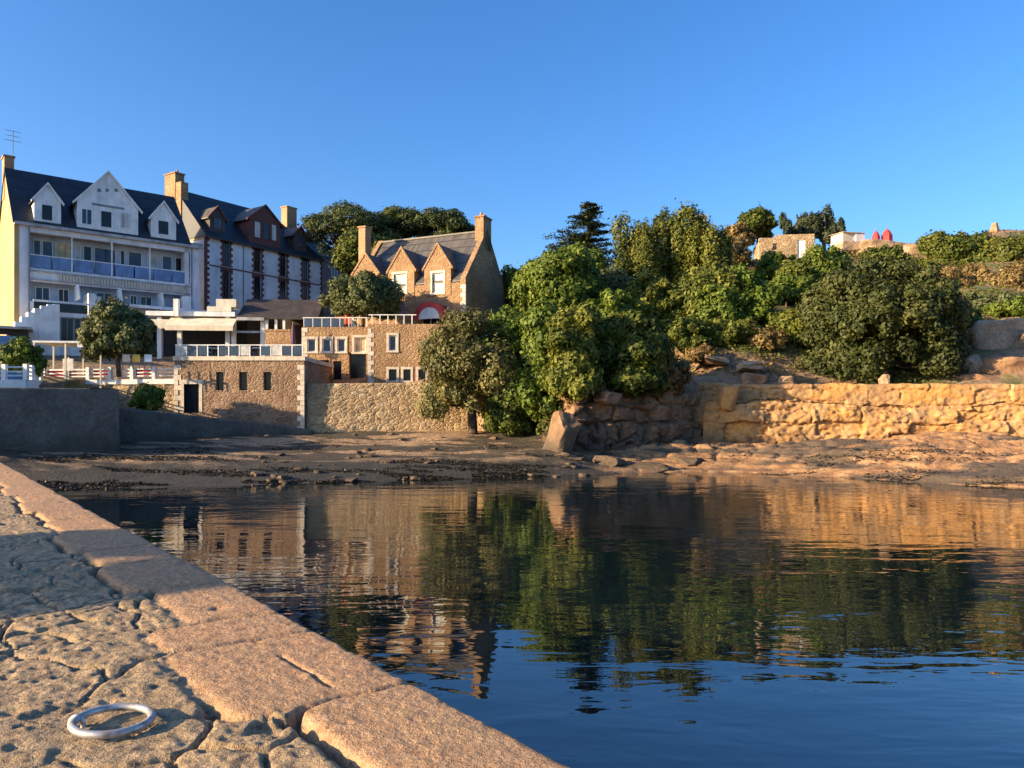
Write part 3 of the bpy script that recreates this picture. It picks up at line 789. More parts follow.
def gable_dormer(par, x0, x1, zb, ze, zp, yf, depth, slope_y, wins, o=0.18, mats=('white', 'slate', 'white'), name='dormer', bargeboard=True):
    xm = (x0 + x1) / 2
    d = MB().prism([(x0, zb), (x1, zb), (x1, ze), (xm, zp), (x0, ze)], yf, yf + depth, 'y').build(name, M[mats[0]], par)
    sl = (zp - ze) / (xm - x0)
    r = MB(); tt = 0.12
    r.prism([(x0 - o, ze - sl * o + 0.01), (xm, zp + 0.01), (xm, zp + tt), (x0 - o, ze - sl * o + tt)], yf + 0.02, yf + depth, 'y')
    r.prism([(x1 + o, ze - sl * o + 0.01), (x1 + o, ze - sl * o + tt), (xm + 0.002, zp + tt), (xm + 0.002, zp + 0.01)], yf + 0.02, yf + depth, 'y')
    r.build('dormer_roof', M[mats[1]], d)
    if bargeboard:
        b = MB(); w = 0.22
        b.prism([(x0 - o, ze - sl * o), (xm, zp + 0.02), (xm, zp + tt + 0.08), (x0 - o - 0.05, ze - sl * o + tt + 0.04)], yf - 0.16, yf + 0.018, 'y')
        b.prism([(x1 + o, ze - sl * o), (x1 + o + 0.05, ze - sl * o + tt + 0.04), (xm + 0.002, zp + tt + 0.08), (xm + 0.002, zp + 0.02)], yf - 0.16, yf + 0.018, 'y')
        b.build('bargeboard', M[mats[2]], d)
    for (a, bb, c, e, pane, cols) in wins:
        window(d, a, bb, c, e, yf - 0.05, mats[2], pane, cols, fw=0.06)
    return d


dz = lambda px, py: f.P(px, py)
gable_dormer(hotel, f.P(34), f.P(61), EZ - 0.3, hz(48, 201), hz(48, 185), -0.02, 3.0, 0, [(f.P(41), f.P(53), hz(47, 221), hz(47, 204.5), 'glass', 1)])
gable_dormer(hotel, f.P(77), f.P(138), EZ - 0.3, hz(108, 205), hz(108, 173), -0.06, 5.0, 0,
             [(f.P(81), f.P(92), hz(87, 225), hz(87, 209), 'glass_blue', 2), (f.P(100), f.P(112), hz(106, 228), hz(106, 211), 'glass', 1), (f.P(120), f.P(131), hz(125, 229), hz(125, 213), 'curtain_pale', 2)], 0.3)
gable_dormer(hotel, f.P(151), f.P(176), EZ - 0.3, hz(163, 219), hz(163, 203), -0.02, 3.0, 0, [(f.P(157.5), f.P(169), hz(163, 235), hz(163, 220.5), 'glass', 1)])
m = MB()
for px in (99, 107, 116):
    x, z = f.P(px, 190.5); m.box(x - 0.13, x + 0.13, -0.085, -0.062, z - 0.13, z + 0.13)
m.box(f.P(92), f.P(124), -0.10, -0.062, hz(108, 207.5), hz(108, 205.5))
m.build('gable_ornament', M['grey'], hotel)
MB().box(0.0, HL, -0.3, -0.02, EZ - 0.35, EZ - 0.12).box(HR, HL, -0.02, 3.1, EZ + 0.001, EZ + 0.15).build('gutter', M['concrete'], hotel)
chimney(hotel, -0.05, 0.65, DP / 2 + 0.5, DP / 2 + 1.9, RZ - 2.2, RZ + 1.4, M['brick_chim'], 0)
a = MB().tube([(0.5, DP / 2, RZ + 1.4), (0.5, DP / 2, RZ + 3.4)], 0.03, 6)
for k, (zz, ln) in enumerate(((3.3, 1.1), (2.9, 0.9), (2.5, 1.2))): a.box(0.5 - ln / 2, 0.5 + ln / 2, DP / 2 - 0.015, DP / 2 + 0.015, RZ + zz, RZ + zz + 0.03)
a.build('aerial', M['grey'], hotel)

# ------------------------------------------------------------------ white house with red brick quoins
g_ = Fac(-29.6, 74.0, 56, 9.0)
WL = g_.P(322); WD = 9.6
wz = lambda px, py, off=0.0: g_.P(px, py, off)[1]
wh = empty('brick_trimmed_house', (g_.cx, g_.cy, g_.base), g_.a, 'white house with toothed red brick window borders and a dark slate attic roof', 'house')
WE = wz(262, 246.0); WR = WE + 5.1
ops = []; cols = ((223.3, 229.8), (254.6, 261.2), (280.6, 286.4), (302.8, 308))
rowz = [(wz(262, 272), wz(262, 248.5)), (wz(262, 305), wz(262, 277))]
for a, b in cols:
    for z0, z1 in rowz: ops.append((g_.P(a), g_.P(b), z0, z1))
MB().wall(0.3, WL - 0.3, -1.0, WE, 0, 0.3, ops).build('wall', M['render_white'], wh)
MB().prism([(0, -1), (WD, -1), (WD, WE - 0.5), (0, WE - 0.5)], 0, 0.298).build('gable_wall', M['render_white'], wh)
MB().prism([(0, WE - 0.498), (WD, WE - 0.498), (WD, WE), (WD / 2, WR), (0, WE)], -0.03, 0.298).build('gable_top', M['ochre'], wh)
MB().prism([(0, -1), (WD, -1), (WD, WE), (WD / 2, WE + 2.5), (0, WE)], WL - 0.298, WL).box(0.3, WL - 0.3, WD - 0.3, WD, -1, WE).build('rear_wall', M['render_white'], wh)
for i, (x0, x1, z0, z1) in enumerate(ops):
    w = window(wh, x0 + 0.02, x1 - 0.02, z0 + 0.02, z1 - 0.02, 0.12, 'brick_red' if i % 3 else 'timber', 'glass', 2, 2)
    q = MB(); n = max(int((z1 - z0) / 0.28), 2); h = (z1 - z0) / n
    for k in range(n):
        e = 0.34 if k % 2 else 0.16
        q.box(x0 - e, x0, -0.03, 0.05, z0 + k * h + 0.001, z0 + (k + 1) * h - 0.001).box(x1, x1 + e, -0.03, 0.05, z0 + k * h + 0.001, z0 + (k + 1) * h - 0.001)
    q.box(x0 - 0.34, x1 + 0.34, -0.034, 0.05, z1, z1 + 0.22).box(x0 - 0.3, x1 + 0.3, -0.06, 0.05, z0 - 0.12, z0)
    q.build('brick_quoin', M['brick_red'], w)
q = MB(); n = int((WE + 1) / 0.28)
for k in range(n):
    e = 0.5 if k % 2 else 0.28
    q.box(-0.02, e, -0.03, 0.1, -1 + k * 0.28, -1 + k * 0.28 + 0.275)
    q.box(WL - e * 0.6, WL + 0.02, -0.03, 0.1, -1 + k * 0.28, -1 + k * 0.28 + 0.275)
q.build('corner_quoin', M['brick_red'], wh)
zb = wz(262, 274.5)
MB().box(0.5, WL - 0.3, -0.05, -0.002, zb - 0.06, zb + 0.06).build('string_course', M['brick_red'], wh)
# roof: left gable, hipped at the right
o = 0.35; ym = WD / 2; HIP = 3.2
V = [(-0.1, -o, WE - 0.25), (WL + o, -o, WE - 0.25), (WL + o, WD + o, WE - 0.25), (-0.1, WD + o, WE - 0.25), (-0.1, ym, WR), (WL - HIP, ym, WR)]
r = MB().add(V, [(0, 1, 5, 4), (1, 2, 5), (2, 3, 4, 5), (3, 0, 4), (0, 3, 2, 1)]); r.build('roof', M['slate'], wh)
MB().box(-0.1, WL + o + 0.05, -o - 0.1, -o + 0.02, WE - 0.38, WE - 0.24).build('gutter', M['timber'], wh)
x0, x1 = g_.P(247), g_.P(281)
gable_dormer(wh, x0 + 0.3, x1 - 0.1, WE - 0.1, wz(264, 221), wz(264, 206), 0.0, 3.4, 0, [(g_.P(254), g_.P(260.5), wz(262, 239), wz(262, 222.5), 'curtain_pale', 1), (g_.P(263), g_.P(269), wz(266, 240), wz(266, 223), 'glass', 1), (g_.P(271), g_.P(276.5), wz(274, 241), wz(274, 224.5), 'curtain_pale', 1)], 0.35, ('brick_red', 'slate_grey', 'brick_red'))
for pa, pb, pe, pp in ((210, 229, 217, 207), (297, 308, 235, 227)):
    xm = (g_.P(pa) + g_.P(pb)) / 2; hw = 0.85
    zb_ = wz((pa + pb) / 2, pe + 5); ze = wz((pa + pb) / 2, pe); zp = wz((pa + pb) / 2, pp)
    gable_dormer(wh, xm - hw, xm + hw, WE + 0.2, ze, zp, 0.35, 3.0, 0, [(xm - 0.45, xm + 0.45, ze - 1.15, ze - 0.05, 'glass_blue', 2)], 0.25, ('timber', 'slate_grey', 'brick_red'))
chimney(wh, -0.25, 0.75, ym - 0.3, ym + 1.5, WE + 1.8, WR + 1.6, M['stone_gold'], 2)
MB().box(-0.2, 0.6, ym - 1.2, ym - 0.302, WE + 1.5, WR + 0.5).build('chimney_shoulder', M['stone_gold'], wh)
chimney(wh, g_.P(289, off=ym) - 0.7, g_.P(289, off=ym) + 0.7, ym - 0.5, ym + 0.5, WR - 2.0, g_.P(287, 207, ym)[1], M['brick_chim'], 0)

# slate roofed house behind, dark in the shade
k_ = Fac(-25.9, 98.0, 56, 10.0)
bh = empty('slate_roofed_house', (k_.cx, k_.cy, k_.base), k_.a, 'shaded house with a sloping bluish slate roof behind the white brick trimmed house', 'house')
bl = k_.P(349); bz = k_.P(345, 262)[1]; bt = k_.P(312, 224)[1]
MB().box(0, bl, 0, 7.5, -2, bz).build('wall', M['stone_grey'], bh)
V = [(-0.3, -0.3, bz + 0.002), (bl + 0.3, -0.3, bz + 0.002), (bl + 0.3, 7.8, bz + 0.002), (-0.3, 7.8, bz + 0.002), (-0.3, 3.7, bt), (bl - 2.6, 3.7, bt - 0.2)]
MB().add(V, [(0, 1, 5, 4), (1, 2, 5), (2, 3, 4, 5), (3, 0, 4), (0, 3, 2, 1)]).build('roof', M['slate'], bh)
window(bh, bl * 0.55, bl * 0.55 + 1.0, bz - 2.4, bz - 1.0, -0.03, 'white', 'glass', 2)

# ------------------------------------------------------------------ granite house with three gabled wall dormers
c_ = Fac(-13.8, 66.5, -24.3, 10.4)
CL = c_.P(465); CD = 8.0
cz = lambda px, py, off=0.0: c_.P(px, py, off)[1]
ch = empty('granite_house', (c_.cx, c_.cy, c_.base), c_.a, 'golden granite house with three gabled dormers and tall end chimneys above the terrace', 'house')
CE = cz(460, 282); CR = 8.35
doors = [(c_.P(394), c_.P(406), cz(400, 293), cz(400, 274)), (c_.P(432.5), c_.P(443.5), cz(438, 293), cz(438, 273)), (c_.P(362), c_.P(370), cz(366, 291), cz(366, 277)), (c_.P(421), c_.P(447), 0.1, cz(434, 306.5))]
MB().wall(0.4, CL - 0.4, -1.5, CE, 0, 0.35, [(a, b, c, min(d, CE)) for a, b, c, d in doors]).build('wall', M['stone_gold'], ch)
gw = [(0, -1.5), (CD, -1.5), (CD, CE), (CD / 2, CR + 0.35), (0, CE + 0.35)]
MB().prism(gw, -0.05, 0.398).build('gable_wall', M['stone_gold'], ch)
MB().prism(gw, CL - 0.398, CL + 0.05).box(0.4, CL - 0.4, CD - 0.3, CD, -1.5, CE).build('gable_wall', M['stone_gold'], ch)
roof_gable(ch, 0.42, CL - 0.42, 0, CD, CE, CR, M['slate_grey'], -0.06, 0.15, 0.0)
MB().box(0.42, CL - 0.42, CD / 2 - 0.12, CD / 2 + 0.12, CR + 0.1, CR + 0.26).build('ridge_tile', M['slate_grey'], ch)
for pa, pb, pk, pe, wdw in ((353, 378, 255, 274, doors[2]), (388.5, 414.5, 249.5, 271, doors[0]), (424.5, 451, 245.5, 268, doors[1])):
    xa, xb = c_.P(pa), c_.P(pb); xm = (xa + xb) / 2; pm = (pa + pb) / 2
    ze, zp = cz(pm, pe), cz(pm, pk)
    d = MB().wall(xa, xb, CE - 1.0, ze, -0.04, 0.3, [(wdw[0], wdw[1], wdw[2], wdw[3])])
    d.prism([(xa, ze), (xb, ze), (xm, zp)], -0.04, 0.3, 'y').box(xa, xa + 0.2, 0.3, 2.6, CE - 0.5, ze).box(xb - 0.2, xb, 0.3, 2.6, CE - 0.5, ze)
    d = d.build('dormer', M['stone_gold'], ch)
    sl = (zp - ze) / (xm - xa); r = MB(); oo = 0.12
    r.prism([(xa - oo, ze - sl * oo), (xm, zp), (xm, zp + 0.16), (xa - oo, ze - sl * oo + 0.16)], 0.16, 4.2, 'y')
    r.prism([(xb + oo, ze - sl * oo), (xb + oo, ze - sl * oo + 0.16), (xm + 0.002, zp + 0.16), (xm + 0.002, zp)], 0.16, 4.2, 'y')
    r.build('dormer_roof', M['slate_grey'], d)
    cp = MB()
    cp.prism([(xa - 0.16, ze - sl * 0.16 + 0.02), (xm, zp + 0.02), (xm, zp + 0.3), (xa - 0.2, ze - sl * 0.2 + 0.28)], -0.1, 0.158, 'y')
    cp.prism([(xb + 0.16, ze - sl * 0.16 + 0.02), (xb + 0.2, ze - sl * 0.2 + 0.28), (xm + 0.002, zp + 0.3), (xm + 0.002, zp + 0.02)], -0.1, 0.158, 'y')
    cp.build('coping', M['stone_gold'], d)
    w = window(d, wdw[0] + 0.02, wdw[1] - 0.02, wdw[2] + 0.02, wdw[3] - 0.02, 0.08, 'white', 'curtain_pale', 2, 2, 0.09)
    MB().box(wdw[0] - 0.16, wdw[0], -0.07, 0.1, wdw[2], wdw[3]).box(wdw[1], wdw[1] + 0.16, -0.07, 0.1, wdw[2], wdw[3]).box(wdw[0] - 0.2, wdw[1] + 0.2, -0.075, 0.1, wdw[3], wdw[3] + 0.2).box(wdw[0] - 0.2, wdw[1] + 0.2, -0.1, 0.1, wdw[2] - 0.14, wdw[2]).build('surround', M['surround'], w)
window(ch, doors[3][0], doors[3][1], doors[3][2], doors[3][3], 0.2, 'white', 'glass', 3, 1, name='shop_window')
# arched red and white awning over the doorway
x0, x1 = c_.P(419.5), c_.P(450); xm = (x0 + x1) / 2; rr = (x1 - x0) / 2; zc = cz(434, 320)
def arch(r0, r1, y0, y1, n=18):
    m = MB()
    for i in range(n):
        a, b = math.pi * i / n, math.pi * (i + 1) / n
        P = lambda r, t: (xm - r * math.cos(t), zc + 0.95 * r * math.sin(t))
        m.prism([P(r0, a), P(r1, a), P(r1, b), P(r0, b)], y0, y1, 'y')
    return m
aw = arch(rr * 0.70, rr, -1.0, -0.05).build('awning', M['red'], ch)
arch(0.05, rr * 0.69, -0.92, -0.80).build('awning_front', M['white'], aw)
chimney(ch, -0.1, 0.6, 1.0, 1.9, CE, 9.35, M['brick_chim'], 0)
chimney(ch, CL - 0.75, CL + 0.05, CD / 2 - 0.75, CD / 2 + 0.75, CR - 1.5, CR + 1.35, M['stone_gold'], 2)

# ------------------------------------------------------------------ terrace house of two storeys (flat roof)
t_ = Fac((268 - 512) / FPX * 60, 60.0, 0, 4.6)
th = empty('terrace_house', (t_.cx, t_.cy, t_.base), 0, 'flat roofed two storey stone house below the granite house', 'house')
tz = lambda px, py, off=0.0: t_.P(px, py, off)[1]
ax0, ax1 = t_.P(302), t_.P(369); at_ = tz(330, 327)
up = [t_.rect(a, b, 338.5, 352) for a, b in ((307, 316), (322, 331), (337, 345.5))] + [t_.rect(354, 366, 337, 352.5)]
lo = [t_.rect(304, 329, 360, 382), t_.rect(333, 341.5, 361, 382), t_.rect(349, 366, 353, 382)]
MB().wall(ax0, ax1, -0.8, at_, 0, 0.4, up + lo).box(ax0, ax0 + 0.4, 0.4, 6, -0.8, at_ - 0.002).box(ax0, ax1, 5.8, 6.2, -0.8, at_ - 0.1).build('wall', M['stone_gold'], th)
for i, r_ in enumerate(up):
    window(th, r_[0] + 0.02, r_[1] - 0.02, r_[2] + 0.02, r_[3] - 0.02, 0.14, 'white', 'glass_blue' if i < 3 else 'curtain', 1 if i < 3 else 2, 1, 0.08, 'surround', 0.17)
window(th, lo[0][0], lo[0][1], lo[0][2], lo[0][3], 0.3, 'timber', 'glass', 4, name='glazed_door')
window(th, lo[1][0], lo[1][1], lo[1][2], lo[1][3], 0.25, 'timber', 'glass', 1, name='glazed_door')
window(th, lo[2][0], lo[2][1], lo[2][2], lo[2][3], 0.38, 'timber', 'glass', 2, 2, name='glazed_door')
# wing in front
t2 = -2.5
bx0, bx1 = t_.P(368, off=t2), t_.P(452, off=t2); bt_ = tz(395, 324, t2)
w1 = [t_.rect(388.5, 396.5, 335, 351, t2)]; w2 = [t_.rect(a, b, 369, 381, t2) for a, b in ((388.5, 397), (403, 411), (418, 426))]
MB().wall(bx0, bx1, -0.8, bt_, t2, t2 + 0.4, w1 + w2).box(bx0, bx0 + 0.4, t2 + 0.4, 3, -0.8, bt_ - 0.002).box(bx1 - 0.4, bx1, t2 + 0.4, 6, -0.8, bt_ - 0.002).build('wing_wall', M['stone_gold'], th)
for r_ in w1 + w2: window(th, r_[0] + 0.02, r_[1] - 0.02, r_[2] + 0.02, r_[3] - 0.02, t2 + 0.14, 'white' if r_ in w1 else 'timber', 'glass_blue' if r_ in w1 else 'glass', 1, 1, 0.08, 'surround', 0.17)
MB().box(ax0 + 0.4, ax1, 0.4, 5.8, at_ - 0.7, at_ - 0.45).box(bx0 + 0.42, bx1 - 0.42, t2 + 0.42, 5.8, bt_ - 0.62, bt_ - 0.4).build('roof_terrace', M['concrete'], th)
m = MB()
for px in list(range(304, 369, 9)): m.tube([(t_.P(px, off=0.2), 0.2, at_), (t_.P(px, off=0.2), 0.2, at_ + 0.75)], 0.03, 6)
m.box(ax0, ax1, 0.16, 0.24, at_ + 0.72, at_ + 0.78).build('terrace_railing', M['white'], th)
MB().box(ax0 + 0.1, ax1 - 2, 0.18, 0.21, at_ + 0.05, at_ + 0.68).build('railing_glass', M['glass_blue'], th)
m = MB()
for px in list(range(372, 416, 8)): m.box(t_.P(px, off=t2 + .2) - 0.03, t_.P(px, off=t2 + .2) + 0.03, t2 + 0.17, t2 + 0.23, bt_, bt_ + 0.7)
m.box(bx0, t_.P(416, off=t2), t2 + 0.16, t2 + 0.24, bt_ + 0.68, bt_ + 0.74).build('terrace_railing', M['white'], th)

x0, z0 = t_.P(336, 324, 0.8); x1, z1 = t_.P(351, 318, 0.8)
o = MB().box(0, x1 - x0, 0, 0.06, 0, 1.0)
for i in range(4): o.box((x1 - x0) * i / 3 - 0.03, (x1 - x0) * i / 3 + 0.03, -0.03, -0.001, -0.3, 1.08)
o = o.build('windbreak', M['orange']); o.location = (t_.cx + x0, t_.cy + 0.8, t_.base + at_ - 0.1)
tag(o, 'orange canvas windbreak on the roof terrace of the flat roofed stone house', 'windbreak')


def parasol(px, py_top, py_bot, d, mat, label, r=0.22, group=None):
    x, y, zb = W(px, py_bot, d); h = W(px, py_top, d)[2] - zb
    e = empty('closed_parasol', (x, y, zb), 0, label, 'parasol', group)
    MB().tube([(0, 0, 0), (0, 0, h)], 0.03, 6).build('pole', M['grey'], e)
    MB().tube([(0, 0, h * 0.28), (0, 0, h * 0.4), (0, 0, h * 0.75), (0, 0, h * 0.97)], [r * 0.7, r, r * 0.6, 0.04], 9).build('canopy', mat, e)
    return e


parasol(293, 322, 356, 59.0, M['purple'], 'closed plum coloured parasol beside the golden stone parapet')
parasol(403, 301, 324, 60.0, M['purple'], 'closed plum coloured parasol on the terrace in front of the granite house')
parasol(347, 309, 322, 61.5, M['orange'], 'closed orange parasol behind the orange windbreak')

# short stone parapet between restaurant and terrace house
pz = Fac((265 - 512) / FPX * 60.5, 60.5, 0, 6.0)
o = MB().box(0, pz.P(290), 0, 0.5, 0, pz.P(278, 331)[1]).box(-0.04, pz.P(290) + 0.04, -0.05, 0.55, pz.P(278, 331)[1], pz.P(278, 330)[1] + 0.05).build('stone_parapet', M['stone_gold'])
o.location = (pz.cx, pz.cy, pz.base); tag(o, 'short golden stone parapet beside the restaurant terrace', 'wall')

# ------------------------------------------------------------------ boathouse with a dark door and three slit windows
b_ = Fac((174.5 - 512) / FPX * 51, 51.0, 0, 1.6)
bo = empty('stone_boathouse', (b_.cx, b_.cy, b_.base), 0, 'low brown stone boathouse with a dark door and three slit windows', 'boathouse')
bw = b_.P(304); btop = b_.P(240, 360.5)[1]; bdoor = b_.rect(184, 199, 384, 413)
bws = [b_.rect(a, b, 372, 390.5) for a, b in ((216, 223.5), (239, 247), (263.5, 271))]
MB().wall(0, bw, -0.6, btop, 0, 0.5, [bdoor] + bws).box(0, 0.5, 0.5, 8, -0.6, btop - 0.002).box(bw - 0.5, bw, 0.5, 8, -0.6, btop - 0.002).build('wall', M['stone'], bo)
MB().box(-0.08, bw + 0.08, -0.08, 8.2, btop, btop + 0.28).build('roof_slab', M['surround'], bo)
MB().box(bdoor[0], bdoor[1], 0.35, 0.42, bdoor[2], bdoor[3]).build('door', M['black'], bo)
m = MB().box(bdoor[0] - 0.22, bdoor[0], -0.03, 0.3, bdoor[2], bdoor[3]).box(bdoor[1], bdoor[1] + 0.22, -0.03, 0.3, bdoor[2], bdoor[3]).box(bdoor[0] - 0.3, bdoor[1] + 0.3, -0.033, 0.3, bdoor[3], bdoor[3] + 0.28)
m.build('door_surround', M['surround'], bo)
for r_ in bws: window(bo, r_[0] + 0.01, r_[1] - 0.01, r_[2] + 0.01, r_[3] - 0.01, 0.22, 'black', 'glass', 1, 1, 0.06, 'stone', 0.1)
m = MB(); nP = 12
for i in range(nP + 1):
    x = 0.1 + (bw - 0.2) * i / nP; m.box(x - 0.03, x + 0.03, 0.0, 0.06, btop + 0.28, btop + 1.02)
m.box(0.05, bw - 0.05, -0.01, 0.07, btop + 1.0, btop + 1.06).build('terrace_railing', M['white'], bo)
for i in range(nP):
    x0 = 0.1 + (bw - 0.2) * i / nP; x1 = 0.1 + (bw - 0.2) * (i + 1) / nP
    if i in (3, 7): continue
    MB().box(x0 + 0.05, x1 - 0.05, 0.02, 0.035, btop + 0.34, btop + 0.95).build('glass_panel', M['glass_blue' if i % 3 else 'curtain_pale'], bo)

# ------------------------------------------------------------------ restaurant with awnings
r_ = Fac((150 - 512) / FPX * 63, 63.0, 6, 6.3)
re = empty('restaurant', (r_.cx, r_.cy, r_.base), r_.a, 'open fronted restaurant with white posts and a cream awning above the boathouse', 'restaurant')
rz_ = lambda px, py, off=0.0: r_.P(px, py, off)[1]
rx = lambda px, off=0.0: r_.P(px, off=off)
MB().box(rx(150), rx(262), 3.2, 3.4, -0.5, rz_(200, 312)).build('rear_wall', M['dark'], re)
MB().box(rx(150) - 0.2, rx(236), -0.4, 3.1, rz_(190, 316.5), rz_(190, 312)).build('roof_slab', M['white'], re)
MB().box(rx(150), rx(262), -0.3, 3.1, -0.4, 0.2).build('floor', M['concrete'], re)
for px in (160, 180, 228, 234, 263):
    MB().box(rx(px) - 0.17, rx(px) + 0.17, -0.2, 0.14, 0.2, rz_(px, 317 if px < 230 else 319) - 0.01).build('post', M['white'], re)
a0, a1 = rx(165, -1.6), rx(233, -1.6); za, zb = rz_(200, 319), rz_(200, 330.5, -1.6)
m = MB().prism([(-0.22, za), (-1.6, zb + 0.35), (-1.6, zb), (-1.64, zb), (-1.64, zb + 0.40), (-0.22, za + 0.06)], a0, a1); m.build('awning', M['awning'], re)
for a, b in ((151, 159), (163, 175)):
    MB().box(rx(a), rx(b), -0.5, -0.44, rz_(a, 329), rz_(a, 320)).build('sign_board', M['awning'], re)
MB().box(rx(208), rx(232), -0.3, 0.6, rz_(218, 312) + 0.002, rz_(218, 307)).box(rx(216), rx(236), 0.0, 1.5, rz_(222, 307) + 0.002, rz_(222, 299)).build('balcony_parapet', M['offwhite'], re)
MB().box(rx(176), rx(181), -0.7, -0.2, rz_(178, 317), rz_(178, 300)).build('chimney', M['white'], re)
# dark lean-to pergola on the right
px0, px1 = rx(237, -0.5), rx(318, -0.5)
MB().prism([(-0.6, rz_(260, 319, -0.6)), (3.0, rz_(260, 301, 3.0)), (3.0, rz_(260, 301, 3.0) + 0.15), (-0.6, rz_(260, 319, -0.6) + 0.15)], px0, px1).build('pergola_roof', M['timber'], re)
MB().box(px0, rx(266), -0.75, -0.62, rz_(250, 320.5, -0.6), rz_(250, 317.5, -0.6)).box(px0, rx(262), -0.7, -0.62, rz_(250, 333, -0.6), rz_(250, 331, -0.6)).build('fascia', M['concrete'], re)
for px in (268, 277, 285): MB().box(rx(px) - 0.1, rx(px) + 0.1, -0.5, -0.3, 1.6, rz_(px, 319, -0.5)).build('post', M['white'], re)
MB().box(px0, px1, 3.0, 3.2, -0.5, rz_(260, 301, 3.0)).build('rear_wall', M['timber'], re)
window(re, rx(184), rx(190), 0.3, 2.0, 0.4, 'white', 'glass_blue', 1, name='glazed_door')


def table(px, py, d, label, group, mat='white'):
    x, y, z = W(px, py, d)
    e = empty('cafe_table', (x, y, z), 0.3 * px, label, 'table', group)
    MB().box(-0.4, 0.4, -0.4, 0.4, 0.72, 0.76).build('table_top', M[mat], e)
    MB().tube([(0, 0, 0), (0, 0, 0.72)], 0.035, 6).box(-0.25, 0.25, -0.25, 0.25, 0, 0.03).build('pedestal', M['grey'], e)
    return e


tg = 'cafe tables on the boathouse roof'
for px in (190, 212, 238, 258, 284): table(px, 358.6, 54.5, 'white square cafe table behind the railing on the boathouse roof', tg)
def chair(px, py, d, rot, mat, label, group):
    x, y, z = W(px, py, d)
    e = empty('cafe_chair', (x, y, z), rot, label, 'chair', group)
    MB().box(-0.22, 0.22, -0.22, 0.22, 0.43, 0.47).build('seat', M[mat], e)
    MB().box(-0.22, 0.22, 0.18, 0.22, 0.5, 0.95).build('backrest', M[mat], e)
    for sx in (-1, 1):
        for sy in (-1, 1): MB().box(sx * 0.19 - 0.02, sx * 0.19 + 0.02, sy * 0.19 - 0.02, sy * 0.19 + 0.02, 0, 0.43).build('leg', M['grey'], e)
for i, px in enumerate((184, 197, 206, 219, 231, 245, 252, 266, 277, 291)):
    chair(px, 358.6, 54.2 + 0.5 * (i % 2), 1.3 * i, 'white' if i % 3 else 'purple', ('white' if i % 3 else 'plum coloured') + ' cafe chair among the tables on the boathouse roof', ('white' if i % 3 else 'plum') + ' chairs on the boathouse roof')

# ------------------------------------------------------------------ white pergola and terrace furniture on the left
p_ = Fac((33 - 512) / FPX * 50, 50.0, 8, 5.0)
pe = empty('pergola', (p_.cx, p_.cy, p_.base), p_.a, 'white flat pergola on thin posts in front of the hotel veranda', 'pergola')
pw = p_.P(102); ptop = p_.P(60, 341)[1]
MB().box(0, pw, -0.1, 3.0, ptop - 0.12, ptop).box(pw * 0.65, pw, -0.12, -0.1, ptop - 0.4, ptop - 0.12).build('canopy', M['white'], pe)
for x in (0.08, pw * 0.47, pw - 0.08):
    for y in (0, 2.8): MB().box(x - 0.05, x + 0.05, y - 0.05, y + 0.05, -0.6, ptop - 0.122).build('post', M['offwhite'], pe)
x, y, z = W(68, 362, 50.5)
o = MB().box(-0.35, 0.35, 0, 0.04, 1.0, 1.8).box(-0.04, 0.04, 0.041, 0.09, 0, 1.9).build('menu_board', M['curtain_pale']); o.location = (x, y, 4.9 + 0.2); tag(o, 'pale board on a post under the white pergola', 'board')
k2 = Fac((0 - 512) / FPX * 56, 56.0, 30, 6.9)
ki = empty('beach_kiosk', (k2.cx - 1.5, k2.cy - 0.8, k2.base), k2.a, 'small flat roofed kiosk with a blue board at the foot of the hotel gable', 'kiosk')
MB().wall(0, 3.4, -1.0, 2.6, 0, 0.15, [(0.5, 2.9, 0.9, 2.2)]).box(0, 0.15, 0.15, 2.5, -1, 2.6).box(3.25, 3.4, 0.15, 2.5, -1, 2.6).build('wall', M['dark'], ki)
MB().box(-0.3, 3.7, -0.5, 2.8, 2.6, 2.78).build('roof', M['concrete'], ki)
MB().box(1.5, 2.8, -0.06, -0.002, 1.0, 2.1).build('blue_board', M['blue_sign'], ki)

# white barrier with red panels along the top of the quay wall
def along(p, q, n): return [tuple(p[i] + (q[i] - p[i]) * k / n for i in range(3)) for k in range(n + 1)]
A0 = W(-40, 386.0, 39.6); A1 = W(26, 385.0, 41.0); A1b = W(44, 384.5, 51.4); A2 = W(176, 383.0, 51.6)
bar = empty('promenade_barrier', A0, 0, 'white railed barrier with red cloth panels along the quay wall', 'barrier')
O = Vector(A0)
def seg(m, p, q, z0, z1, th=0.05):
    p, q = Vector(p) - O, Vector(q) - O; d = (q - p); d.z = 0; nrm = Vector((-d.y, d.x, 0)).normalized() * th / 2
    m.add([p - nrm + Vector((0, 0, z0)), q - nrm + Vector((0, 0, z0)), q + nrm + Vector((0, 0, z0)), p + nrm + Vector((0, 0, z0)),
           p - nrm + Vector((0, 0, z1)), q - nrm + Vector((0, 0, z1)), q + nrm + Vector((0, 0, z1)), p + nrm + Vector((0, 0, z1))],
          [(0, 3, 2, 1), (4, 5, 6, 7), (0, 1, 5, 4), (1, 2, 6, 5), (2, 3, 7, 6), (3, 0, 4, 7)])
m = MB(); seg(m, A0, A1, -0.25, 0.28, 0.3); seg(m, A1, A1b, -0.25, 0.279, 0.3); seg(m, A1b, A2, -0.25, 0.28, 0.3); m.build('base', M['white'], bar)
m = MB()
for z in (0.46, 0.68, 0.92): seg(m, A0, A1, z, z + 0.09); seg(m, A1, A1b, z, z + 0.089); seg(m, A1b, A2, z, z + 0.09)
m.build('rail', M['white'], bar)
